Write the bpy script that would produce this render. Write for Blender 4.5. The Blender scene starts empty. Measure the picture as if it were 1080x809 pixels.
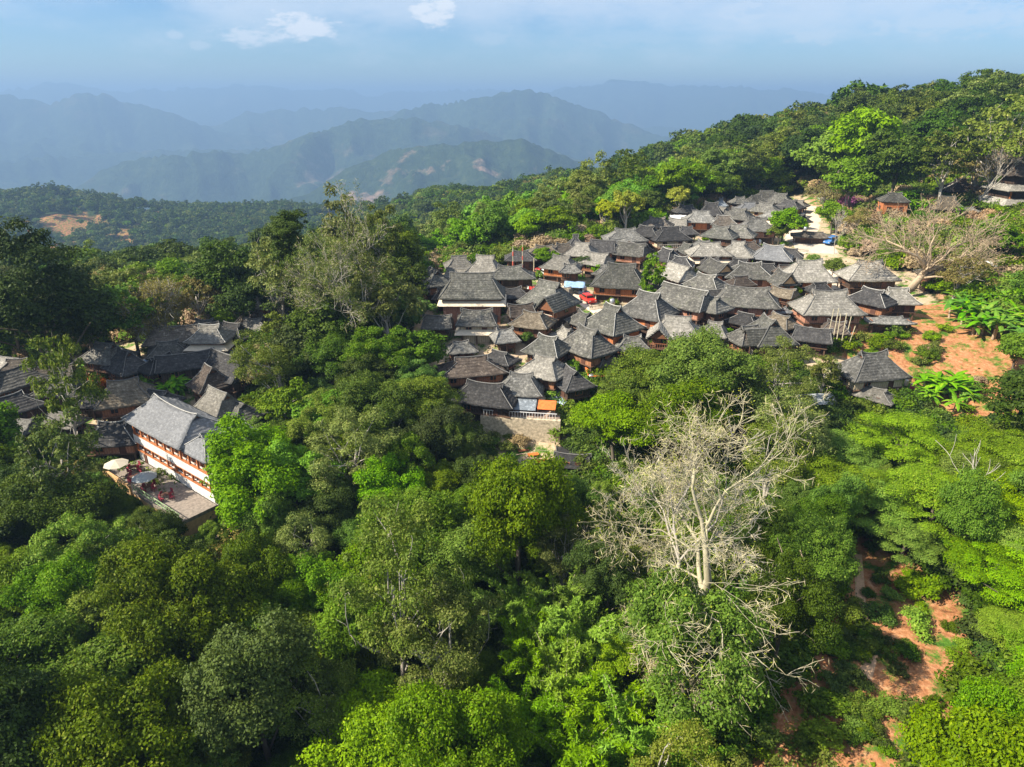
import bpy, math, random
import numpy as np
from mathutils import Vector, Matrix

# ------------------------------------------------------------------ camera, sky, sun, exposure
S = bpy.context.scene
COL = S.collection
PITCH = math.radians(22.9)
F = 720.0                                    # focal length in photograph pixels (1080 wide)
cam_d = bpy.data.cameras.new('camera'); cam = bpy.data.objects.new('camera', cam_d); COL.objects.link(cam)
cam.location = (0, 0, 0); cam.rotation_euler = (math.pi/2 - PITCH, 0, 0)
cam_d.sensor_width = 36; cam_d.lens = 24; cam_d.clip_start = 0.5; cam_d.clip_end = 60000
S.camera = cam
SUN = Vector((-0.80, -0.24, 0.76)).normalized()
EL = math.asin(SUN.z); AZ = math.atan2(SUN.x, SUN.y)
sd = bpy.data.lights.new('sun', 'SUN'); sd.energy = 5.0; sd.angle = math.radians(0.5); sd.color = (1.0, 0.91, 0.76)
so = bpy.data.objects.new('sun', sd); COL.objects.link(so)
so.rotation_euler = SUN.to_track_quat('Z', 'Y').to_euler()
S.view_settings.view_transform = 'Standard'; S.view_settings.look = 'None'
S.view_settings.exposure = 1.05; S.view_settings.gamma = 1; S.view_settings.use_curve_mapping = False
S.cycles.use_denoising = True
S.cycles.max_bounces = 5; S.cycles.diffuse_bounces = 2; S.cycles.glossy_bounces = 2; S.cycles.transmission_bounces = 2
S.cycles.transparent_max_bounces = 4; S.cycles.volume_bounces = 0
HAZE_DENSITY = 1.95e-4

def pix_dir(u, v):
    yc = (404.5 - v) / F
    return np.array([(u - 540) / F, math.cos(PITCH) + yc*math.sin(PITCH), -math.sin(PITCH) + yc*math.cos(PITCH)])

def build_world():
    w = bpy.data.worlds.new('World'); S.world = w; w.use_nodes = True
    nt = w.node_tree; N = nt.nodes; Lk = nt.links
    for n in list(N): N.remove(n)
    out = N.new('ShaderNodeOutputWorld'); bg = N.new('ShaderNodeBackground'); bg.inputs[1].default_value = 0.070
    Lk.new(bg.outputs[0], out.inputs[0])
    sky = N.new('ShaderNodeTexSky'); sky.sky_type = 'NISHITA'; sky.sun_disc = False
    sky.sun_elevation = EL; sky.sun_rotation = AZ; sky.altitude = 1400; sky.air_density = 1.3; sky.dust_density = 0.6; sky.ozone_density = 3.0
    tint = N.new('ShaderNodeMix'); tint.data_type = 'RGBA'; tint.blend_type = 'MULTIPLY'; tint.inputs[0].default_value = 1
    tint.inputs[7].default_value = (0.54, 0.73, 1.00, 1)
    Lk.new(sky.outputs[0], tint.inputs[6])
    tc = N.new('ShaderNodeTexCoord'); sp = N.new('ShaderNodeSeparateXYZ'); Lk.new(tc.outputs['Generated'], sp.inputs[0])
    def M(op, a, b=None, c=None):
        m = N.new('ShaderNodeMath'); m.operation = op
        for k, x in enumerate((a, b, c)):
            if x is None: continue
            if isinstance(x, (int, float)): m.inputs[k].default_value = x
            else: Lk.new(x, m.inputs[k])
        return m.outputs[0]
    az = M('ARCTAN2', sp.outputs[0], sp.outputs[1]); el = M('ARCSINE', sp.outputs[2])
    cmb = N.new('ShaderNodeCombineXYZ'); Lk.new(az, cmb.inputs[0]); Lk.new(M('MULTIPLY', el, 2.6), cmb.inputs[1])
    def noise(scale, detail, rough, off=0.0):
        n = N.new('ShaderNodeTexNoise'); n.noise_dimensions = '3D'
        mp = N.new('ShaderNodeMapping'); mp.inputs['Location'].default_value = (off, off*.7, off*.3)
        Lk.new(cmb.outputs[0], mp.inputs[0]); Lk.new(mp.outputs[0], n.inputs['Vector'])
        n.inputs['Scale'].default_value = scale; n.inputs['Detail'].default_value = detail; n.inputs['Roughness'].default_value = rough
        return n.outputs[0]
    n1 = noise(5.0, 6, 0.55, 3.1); n2 = noise(42, 5, 0.6, 1.7)
    # thin high cloud, thicker to the right and higher up
    side = M('MULTIPLY_ADD', az, 0.30, 0.5)
    high = M('MULTIPLY_ADD', el, 2.6, 0.0)
    amt = M('ADD', M('ADD', n1, M('MULTIPLY', side, 0.26)), M('MULTIPLY', high, 1.2))
    amt = M('ADD', amt, M('MULTIPLY', n2, 0.16))
    rmp = N.new('ShaderNodeMapRange'); rmp.interpolation_type = 'SMOOTHSTEP'
    rmp.inputs['From Min'].default_value = 0.74; rmp.inputs['From Max'].default_value = 1.16; rmp.inputs['To Max'].default_value = 0.60
    Lk.new(amt, rmp.inputs['Value'])
    total = rmp.outputs[0]
    # small separate cumulus
    for (u, v, ru, rv, k) in ((262, 38, 34, 9, .8), (318, 27, 42, 14, 1.0), (185, 37, 9, 5, .45), (212, 48, 10, 5, .4), (456, 10, 26, 17, 1.0),
                              (786, 14, 26, 14, .6), (858, 36, 30, 9, .5), (516, 40, 22, 8, .3), (1000, 20, 90, 14, .5), (660, 40, 60, 9, .2)):
        d = pix_dir(u, v); d /= np.linalg.norm(d)
        a0 = math.atan2(d[0], d[1]); e0 = math.asin(d[2])
        da = M('DIVIDE', M('SUBTRACT', az, a0), ru/F*1.0); de = M('DIVIDE', M('SUBTRACT', el, e0), rv/F*1.0)
        r2 = M('ADD', M('MULTIPLY', da, da), M('MULTIPLY', de, de))
        val = M('SUBTRACT', M('MULTIPLY_ADD', n2, 3.0, -0.30), r2)
        mr = N.new('ShaderNodeMapRange'); mr.interpolation_type = 'SMOOTHSTEP'
        mr.inputs['From Min'].default_value = 0.0; mr.inputs['From Max'].default_value = 1.1; mr.inputs['To Max'].default_value = k
        Lk.new(val, mr.inputs['Value'])
        total = M('MAXIMUM', total, mr.outputs[0])
    mix = N.new('ShaderNodeMix'); mix.data_type = 'RGBA'; Lk.new(total, mix.inputs[0]); Lk.new(tint.outputs[2], mix.inputs[6])
    mix.inputs[7].default_value = (6.0, 6.6, 7.4, 1)
    Lk.new(mix.outputs[2], bg.inputs[0])
build_world()

rng = np.random.default_rng(7); random.seed(7)

# ------------------------------------------------------------------ tagging helpers
def tag(o, label=None, cat=None, group=None, kind=None):
    if label: o['label'] = label
    if cat: o['category'] = cat
    if group: o['group'] = group
    if kind: o['kind'] = kind
    return o
def empty(name, loc, rz=0, sc=1.0):
    o = bpy.data.objects.new(name, None); COL.objects.link(o); o.empty_display_size = 0.5
    o.location = loc; o.rotation_euler = (0, 0, rz); o.scale = (sc, sc, sc) if isinstance(sc, (int, float)) else sc
    return o
def link(name, me, parent=None, mat=None):
    o = bpy.data.objects.new(name, me); COL.objects.link(o)
    if parent: o.parent = parent
    if mat is not None and not me.materials: me.materials.append(mat)
    return o
def copy_tree(o, parent=None):
    c = o.copy(); COL.objects.link(c)
    if parent: c.parent = parent
    for ch in list(o.children): copy_tree(ch, c)
    return c

class MB:
    """collects simple shapes, builds one mesh object"""
    def __init__(s): s.v = []; s.f = []
    def quad(s, a, b, c, d): n = len(s.v); s.v += [a, b, c, d]; s.f.append((n, n+1, n+2, n+3)); return s
    def tri(s, a, b, c): n = len(s.v); s.v += [a, b, c]; s.f.append((n, n+1, n+2)); return s
    def box(s, cx, cy, cz, sx, sy, sz, rz=0.0, top=1.0):
        n = len(s.v); c, q = math.cos(rz), math.sin(rz)
        for z, k in ((-.5, 1), (.5, top)):
            for x, y in ((-.5, -.5), (.5, -.5), (.5, .5), (-.5, .5)):
                X, Y = x*sx*k, y*sy*k
                s.v.append((cx + X*c - Y*q, cy + X*q + Y*c, cz + z*sz))
        s.f += [(n, n+3, n+2, n+1), (n+4, n+5, n+6, n+7), (n, n+1, n+5, n+4), (n+1, n+2, n+6, n+5), (n+2, n+3, n+7, n+6), (n+3, n, n+4, n+7)]
        return s
    def tube(s, pts, rad, k=6, cap=True):
        pts = [Vector(p) for p in pts]; n0 = len(s.v)
        if isinstance(rad, (int, float)): rad = [rad]*len(pts)
        up = Vector((0, 0, 1))
        for i, p in enumerate(pts):
            d = (pts[min(i+1, len(pts)-1)] - pts[max(i-1, 0)]).normalized()
            a = d.cross(up if abs(d.z) < .9 else Vector((1, 0, 0))).normalized(); b = d.cross(a)
            for j in range(k):
                t = 2*math.pi*j/k; s.v.append(tuple(p + (a*math.cos(t) + b*math.sin(t))*rad[i]))
        for i in range(len(pts)-1):
            for j in range(k):
                a = n0 + i*k + j; b = n0 + i*k + (j+1) % k
                s.f.append((a, b, b+k, a+k))
        if cap:
            s.f.append(tuple(n0 + j for j in range(k))[::-1]); s.f.append(tuple(n0 + (len(pts)-1)*k + j for j in range(k)))
        return s
    def cone(s, c, r, h, k=12, r2=0.0):
        return s.tube([c, (c[0], c[1], c[2]+h)], [r, max(r2, .01)], k)
    def mesh(s, name, mat=None, smooth=False):
        me = bpy.data.meshes.new(name); me.from_pydata([tuple(map(float, p)) for p in s.v], [], s.f)
        if smooth: me.polygons.foreach_set('use_smooth', [True]*len(me.polygons))
        if mat: me.materials.append(mat)
        me.update(); return me
    def build(s, name, mat, parent=None, smooth=False):
        return link(name, s.mesh(name, mat, smooth), parent)

def np_mesh(name, V, Fq, mat=None, smooth=False, attrs=None):
    """fast mesh from arrays; Fq (n,4) or (n,3)"""
    me = bpy.data.meshes.new(name); V = np.asarray(V, np.float32); Fq = np.asarray(Fq, np.int32)
    k = Fq.shape[1]
    me.vertices.add(len(V)); me.vertices.foreach_set('co', V.ravel())
    me.loops.add(Fq.size); me.loops.foreach_set('vertex_index', Fq.ravel())
    me.polygons.add(len(Fq)); me.polygons.foreach_set('loop_start', np.arange(0, Fq.size, k, dtype=np.int32))
    me.polygons.foreach_set('loop_total', np.full(len(Fq), k, np.int32))
    if smooth: me.polygons.foreach_set('use_smooth', np.ones(len(Fq), bool))
    for nm, (dom, arr) in (attrs or {}).items():
        if arr.ndim == 1:
            a = me.attributes.new(nm, 'FLOAT', dom); a.data.foreach_set('value', arr.astype(np.float32))
        else:
            a = me.attributes.new(nm, 'FLOAT_VECTOR', dom); a.data.foreach_set('vector', arr.astype(np.float32).ravel())
    if mat: me.materials.append(mat)
    me.update(calc_edges=True); me.validate(); return me

# ------------------------------------------------------------------ node material helper
class Mat:
    def __init__(s, name, rough=0.8, spec=0.25):
        s.m = bpy.data.materials.new(name); s.m.use_nodes = True; s.nt = s.m.node_tree; s.N = s.nt.nodes
        s.b = s.N['Principled BSDF']; s.b.inputs['Roughness'].default_value = rough; s.b.inputs['Specular IOR Level'].default_value = spec
        s.out = s.N['Material Output']
    def L(s, a, b): s.nt.links.new(a, b)
    def coord(s, kind='Object'):
        if kind == 'Position':
            return s.N.new('ShaderNodeNewGeometry').outputs['Position']
        return s.N.new('ShaderNodeTexCoord').outputs[kind]
    def noise(s, vec, scale, detail=4, rough=.55, out=0, dist=0):
        n = s.N.new('ShaderNodeTexNoise'); s.L(vec, n.inputs['Vector']); n.inputs['Scale'].default_value = scale
        n.inputs['Detail'].default_value = detail; n.inputs['Roughness'].default_value = rough; n.inputs['Distortion'].default_value = dist
        return n.outputs[out]
    def scale(s, vec, xyz, rot=(0, 0, 0)):
        m = s.N.new('ShaderNodeMapping'); s.L(vec, m.inputs[0]); m.inputs['Scale'].default_value = xyz; m.inputs['Rotation'].default_value = rot
        return m.outputs[0]
    def ramp(s, fac, stops, interp='LINEAR'):
        r = s.N.new('ShaderNodeValToRGB'); r.color_ramp.interpolation = interp
        while len(r.color_ramp.elements) < len(stops): r.color_ramp.elements.new(.5)
        for e, (p, c) in zip(r.color_ramp.elements, stops):
            e.position = p; e.color = tuple(c) + (1,) if len(c) == 3 else c
        s.L(fac, r.inputs[0]); return r.outputs[0]
    def mr(s, fac, a, b, c=0.0, d=1.0, smooth=False):
        m = s.N.new('ShaderNodeMapRange'); m.inputs[1].default_value = a; m.inputs[2].default_value = b
        m.inputs[3].default_value = c; m.inputs[4].default_value = d
        if smooth: m.interpolation_type = 'SMOOTHSTEP'
        s.L(fac, m.inputs[0]); return m.outputs[0]
    def mix(s, fac, a, b, mode='MIX'):
        m = s.N.new('ShaderNodeMix'); m.data_type = 'RGBA'; m.blend_type = mode
        for x, k in ((fac, 0), (a, 6), (b, 7)):
            if isinstance(x, (int, float)): m.inputs[k].default_value = x
            elif isinstance(x, (tuple, list)): m.inputs[k].default_value = tuple(x) + (1,) if len(x) == 3 else x
            else: s.L(x, m.inputs[k])
        return m.outputs[2]
    def math(s, op, a, b=None):
        m = s.N.new('ShaderNodeMath'); m.operation = op
        for k, x in enumerate((a, b)):
            if x is None: continue
            if isinstance(x, (int, float)): m.inputs[k].default_value = x
            else: s.L(x, m.inputs[k])
        return m.outputs[0]
    def attr(s, name, out='Fac'):
        a = s.N.new('ShaderNodeAttribute'); a.attribute_name = name; return a.outputs[out]
    def rand(s): return s.N.new('ShaderNodeObjectInfo').outputs['Random']
    def color(s, c):
        if isinstance(c, (tuple, list)): s.b.inputs['Base Color'].default_value = tuple(c) + (1,)
        else: s.L(c, s.b.inputs['Base Color'])
        return s
    def bump(s, h, strength=.5, dist=.1):
        b = s.N.new('ShaderNodeBump'); b.inputs['Strength'].default_value = strength; b.inputs['Distance'].default_value = dist
        s.L(h, b.inputs['Height']); s.L(b.outputs[0], s.b.inputs['Normal']); return s

def leaf_mat(name, a, b, c=None, trans=0.28, var=0.10, rough=.55):
    """foliage: colour a..b across clumps, a few leaves of c, each plant a little different"""
    m = Mat(name, rough, .12)
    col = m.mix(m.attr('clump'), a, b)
    if c: col = m.mix(m.mr(m.attr('leaf'), .86, .95), col, c)
    col = m.mix(m.mr(m.attr('leaf'), 0, .85, 0, .35), col, tuple(x*1.5 for x in b))
    hs = m.N.new('ShaderNodeHueSaturation'); m.L(m.mix(1.0, col, (1.14, 1.14, .9), 'MULTIPLY'), hs.inputs['Color'])
    r = m.rand()
    m.L(m.mr(r, 0, 1, .5 - var*.30, .5 + var*.08), hs.inputs['Hue'])
    m.L(m.mr(m.math('FRACT', m.math('MULTIPLY', r, 7.31)), 0, 1, .9, 1.12), hs.inputs['Saturation'])
    m.L(m.mr(m.math('FRACT', m.math('MULTIPLY', r, 13.7)), 0, 1, 1 - var*3, 1 + var*3), hs.inputs['Value'])
    m.color(hs.outputs[0])
    tr = m.N.new('ShaderNodeBsdfTranslucent'); m.L(m.mix(1.0, hs.outputs[0], (1.25, 1.15, .55), 'MULTIPLY'), tr.inputs[0])
    ms = m.N.new('ShaderNodeMixShader'); ms.inputs[0].default_value = trans
    m.L(m.b.outputs[0], ms.inputs[1]); m.L(tr.outputs[0], ms.inputs[2]); m.L(ms.outputs[0], m.out.inputs['Surface'])
    return m.m

LM = {
 'mid':   leaf_mat('leaf_mid',   (.036, .082, .006), (.088, .162, .010), (.17, .22, .04)),
 'fresh': leaf_mat('leaf_fresh', (.060, .135, .006), (.125, .240, .011), (.22, .31, .03), .32),
 'neon':  leaf_mat('leaf_neon',  (.068, .175, .005), (.125, .280, .009), (.20, .33, .02), .34, .06),
 'dark':  leaf_mat('leaf_dark',  (.020, .046, .007), (.044, .082, .011), (.08, .12, .03), .2),
 'olive': leaf_mat('leaf_olive', (.050, .085, .015), (.115, .160, .032), (.26, .27, .11), .25),
 'pale':  leaf_mat('leaf_pale',  (.042, .098, .012), (.105, .190, .026), (.24, .29, .08), .25),
 'lime':  leaf_mat('leaf_lime',  (.088, .172, .011), (.155, .268, .020), (.28, .33, .05), .34, .06),
 'yellow':leaf_mat('leaf_yellow',(.150, .200, .020), (.260, .290, .030), (.35, .33, .05), .3, .05),
 'bamboo':leaf_mat('leaf_bamboo',(.080, .180, .009), (.160, .290, .016), (.20, .36, .03), .34, .06),
 'banana':leaf_mat('leaf_banana',(.050, .160, .012), (.120, .290, .020), (.28, .34, .04), .34, .06),
 'twig':  leaf_mat('leaf_twig',  (.190, .135, .090), (.330, .250, .180), (.40, .32, .22), .1, .08),
 'drytwig': leaf_mat('dry_twig', (.30, .26, .20), (.50, .44, .35), (.34, .38, .12), .1, .02),
 'brownleaf': leaf_mat('leaf_brown', (.110, .095, .040), (.190, .165, .070), (.12, .18, .04), .2, .08),
 'purple':leaf_mat('leaf_purple',(.150, .040, .130), (.260, .090, .240), (.10, .14, .05), .2, .05),
 'red':   leaf_mat('leaf_red',   (.200, .060, .020), (.340, .120, .035), (.10, .16, .03), .2, .05),
}
def bark_mat(name, a, b):
    m = Mat(name, .9, .15); v = m.coord('Object')
    m.color(m.mix(m.noise(m.scale(v, (1, 1, .25)), 3.0, 5), a, b)); m.bump(m.noise(m.scale(v, (1, 1, .2)), 8, 4), .5, .05); return m.m
BARK = bark_mat('bark_brown', (.07, .055, .04), (.19, .16, .12))
BARKP = bark_mat('bark_pale', (.28, .25, .20), (.52, .48, .42))
BARKT = bark_mat('bark_tan', (.30, .22, .14), (.50, .40, .28))
BARKM = bark_mat('bark_moss', (.22, .21, .09), (.60, .53, .41))

# ------------------------------------------------------------------ terrain
def gp(u, v, D):
    d = pix_dir(u, v); return (D*d[0]/d[1], D, D*d[2]/d[1])
def gz(u, D, z):
    k = z/D; yc = (math.sin(PITCH) + k*math.cos(PITCH))/(math.cos(PITCH) - k*math.sin(PITCH))
    return (D*((u-540)/F)/(math.cos(PITCH) + yc*math.sin(PITCH)), D, z)
def to_pix(x, y, z):
    c, s = math.cos(PITCH), math.sin(PITCH)
    f = y*c - z*s; up = y*s + z*c
    f = np.where(f < .1, .1, f)
    return 540 + F*x/f, 404.5 - F*up/f
CP = [gp(*a) for a in (
 (500,350,122),(620,350,122),(750,350,121),(850,350,120),(480,300,150),(620,300,150),(750,300,150),(860,300,150),(950,310,142),
 (600,250,190),(700,250,190),(800,250,192),(700,228,222),(800,215,240),(850,215,238),(450,400,108),(560,400,108),(700,400,108),(820,400,108),
 (520,450,98),(640,450,98),(780,450,96),(580,500,90),(1050,370,112),(950,390,108),(1000,450,96),(920,440,98),(950,500,84),(1040,300,140),
 (1000,240,185),(1075,215,190),(900,235,208),(940,215,200),(1060,275,155),(200,350,130),(280,340,135),(120,400,114),(10,410,112),(60,380,125),(190,480,94),(120,470,96),
 (232,545,80),(900,600,64),(980,640,59),(900,700,50),(1000,760,44),(860,780,42))]
CP += [gz(*a) for a in (
 (1080,290,-12),(1000,300,-16),(920,320,-19),(850,330,-24),(780,350,-29),(740,370,-37),(680,420,-46),(600,520,-66),(520,620,-90),(450,720,-109),
 (390,820,-135),(300,900,-190),(1080,240,-18),(980,235,-24),(900,260,-26),(820,280,-31),(600,300,-58),(700,290,-44),(500,260,-60),(500,350,-88),
 (450,450,-112),(520,450,-94),(600,400,-74),(680,350,-54),(500,205,-44),(400,190,-50),(1080,480,-60),(900,520,-75),(740,560,-100),(600,720,-140),(450,950,-190),
 (300,200,-54),(200,185,-54),(100,180,-55),(0,180,-56),(300,300,-88),(100,300,-98),(0,300,-102),(-100,250,-84),(200,500,-152),(0,500,-160),
 (300,500,-145),(0,800,-204),(150,800,-204),(300,800,-200),(-150,1200,-172),(0,1200,-169),(60,1200,-164),(150,1200,-177),(220,1200,-188),
 (300,1250,-196),(380,1300,-200),(0,1600,-300),(300,1600,-330),(600,1200,-230),(600,1600,-320),(900,900,-160),(1080,1300,-220),(1300,400,-14),
 (1300,260,-8),(1200,150,-24),(350,97,-50),(430,112,-47),(300,112,-47),(0,72,-60),(150,68,-60.5),(300,66,-60),(430,62,-59),(560,60,-56),(650,58,-53),
 (740,55,-50.6),(850,55,-50.3),(1080,62,-48),(1080,90,-44),(0,36,-66),(200,36,-66),(400,36,-64),(600,36,-60),(780,38,-55),(1080,38,-50))]
CP += [(-60, 5, -72), (0, 0, -68), (60, 5, -60), (-200, 60, -66), (-320, 120, -70), (-260, 200, -80), (200, 60, -38), (320, 150, -22), (-60, -80, -85), (60, -80, -75), (-900, 600, -200), (900, 600, -60), (-900, 1500, -280), (900, 1500, -260)]
CP = np.array(CP); _C = 14.0
def _rb(d2): return np.sqrt(d2 + _C*_C)
_A = _rb(((CP[:, None, :2] - CP[None, :, :2])**2).sum(-1)) - np.eye(len(CP))*1.5
_P = np.c_[np.ones(len(CP)), CP[:, :2]/1000]
_K = np.block([[_A, _P], [_P.T, np.zeros((3, 3))]])
_W = np.linalg.solve(_K, np.r_[CP[:, 2], 0, 0, 0])
_perm = np.random.default_rng(3).random((256, 256))
def vnoise(x, y):
    xi = np.floor(x).astype(int); yi = np.floor(y).astype(int); fx = x - xi; fy = y - yi
    fx = fx*fx*(3-2*fx); fy = fy*fy*(3-2*fy)
    g = lambda a, b: _perm[a % 256, b % 256]
    return (g(xi, yi)*(1-fx) + g(xi+1, yi)*fx)*(1-fy) + (g(xi, yi+1)*(1-fx) + g(xi+1, yi+1)*fx)*fy - .5
def fbm(x, y, o=5, r=.5):
    t = 0; a = 1
    for i in range(o):
        t = t + a*vnoise(x*2**i + 17.3*i, y*2**i + 9.1*i); a *= r
    return t
def near_h(x, y):
    sh = np.shape(x); x = np.ravel(np.asarray(x, float)); y = np.ravel(np.asarray(y, float)); out = np.empty(len(x))
    for i in range(0, len(x), 20000):
        a, b = x[i:i+20000], y[i:i+20000]
        out[i:i+20000] = _rb((a[:, None]-CP[None, :, 0])**2 + (b[:, None]-CP[None, :, 1])**2) @ _W[:-3] + _W[-3] + _W[-2]*a/1000 + _W[-1]*b/1000
    r = np.hypot(x, y)
    out += fbm(x/9, y/9, 3)*.5 + fbm(x/70, y/70, 3)*np.clip((r-260)/300, 0, 1)*14
    return out.reshape(sh)
def h1(x, y): return float(near_h(np.array([x]), np.array([y]))[0])

# far ranges: skyline traced per range in photograph pixels, range distance in metres
RANGES = [
 (15500, [(-300,90),(0,93),(60,90),(110,92),(180,94),(250,90),(330,94),(400,97),(460,93),(500,92),(560,96),(700,98),(1400,98)], .30),
 (12500, [(-300,120),(500,130),(560,99),(600,92),(640,86),(690,87),(740,91),(800,93),(900,98),(1000,100),(1400,96)], .30),
 (8600,  [(-300,104),(0,97),(30,104),(70,103),(108,97),(150,109),(180,118),(230,135),(300,150),(500,160),(1400,160)], .34),
 (9400,  [(-300,130),(200,135),(260,118),(300,112),(345,111),(380,116),(430,118),(520,130),(1400,150)], .34),
 (6900,  [(-300,160),(330,150),(380,130),(420,116),(470,106),(520,97),(548,93),(580,97),(610,108),(650,124),(700,142),(800,150),(1400,150)], .36),
 (5200,  [(-300,215),(0,202),(50,185),(100,165),(150,158),(200,153),(250,157),(285,150),(330,137),(380,124),(430,121),(480,130),(540,148),(620,165),(700,170),(1400,170)], .36),
 (3500,  [(-300,300),(150,260),(250,220),(310,200),(370,172),(400,158),(440,150),(500,149),(550,146),(575,156),(600,164),(640,185),(700,210),(1400,230)], .30),
]
def far_h(x, y):
    r = np.hypot(x, y) + 1e-6
    u = 540 + F*np.tan(np.clip(np.arctan2(x, np.maximum(y, 1e-3)), -1.4, 1.4))/1.0*(math.cos(PITCH) + math.tan(PITCH)*math.sin(PITCH))
    h = np.full(np.shape(x), -620.0) + fbm(x/1500, y/1500, 5)*160
    for i, (D, prof, sl) in enumerate(RANGES):
        pu, pv = zip(*prof)
        v = np.interp(u, pu, pv)
        el = np.arctan((404.5 - v)/F) - PITCH
        w = fbm(np.arctan2(x, y)*6 + 31*i, np.full(np.shape(x), 3.3*i), 4)
        Dc = D*(1 + .10*w)
        zc = Dc*np.tan(el) + fbm(u/26.0 + 7*i, np.full(np.shape(x), 5.1*i), 4, .55)*D*.0065
        dr = r - Dc
        ang = np.arctan2(x, y)
        sc = D/9.0
        spur = np.abs(fbm(x/sc + 3*i, y/sc*.8 - 5*i, 5, .52))*D*.060
        fall = np.where(dr < 0, -dr*sl, dr*.45)
        hh = zc - fall - spur*np.clip(np.abs(dr)/(D*.05), 0, 1)
        h = np.maximum(h, hh)
    return h
def terrain_h(x, y):
    r = np.hypot(x, y)
    t = np.clip((r - 1450)/550, 0, 1); t = t*t*(3-2*t)
    a = near_h(x, y)
    return a*(1-t) + far_h(x, y)*t

# ground zones are worn into the surface: bare earth, village dirt, grass, forest floor
def in_poly(u, v, poly):
    inside = np.zeros(np.shape(u), bool); n = len(poly); j = n-1
    for i in range(n):
        xi, yi = poly[i]; xj, yj = poly[j]
        c = ((yi > v) != (yj > v)) & (u < (xj-xi)*(v-yi)/(yj-yi+1e-9)+xi); inside ^= c; j = i
    return inside
VILLAGE = [(440,292),(560,276),(640,258),(720,228),(800,210),(850,205),(880,225),(895,270),(930,280),(985,290),(990,340),(960,420),(900,440),(830,385),(780,380),(690,365),(640,440),(605,480),(600,520),(545,520),(470,440),(430,370)]
VILLAGE_L = [(-40,395),(90,372),(160,356),(240,346),(310,335),(330,350),(280,400),(250,460),(240,540),(130,500),(100,470),(-40,460)]
BARE_R = [(945,325),(1005,315),(1120,365),(1120,440),(1040,455),(975,445),(940,400),(900,380),(860,370),(850,350)]
BARE_LR = [(880,560),(950,575),(1015,630),(1050,700),(1010,770),(960,860),(740,900),(770,780),(800,735),(850,690),(872,640)]
GARDEN_R = [(850,205),(910,190),(1100,200),(1100,290),(1000,330),(985,290),(900,270),(870,235)]

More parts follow.
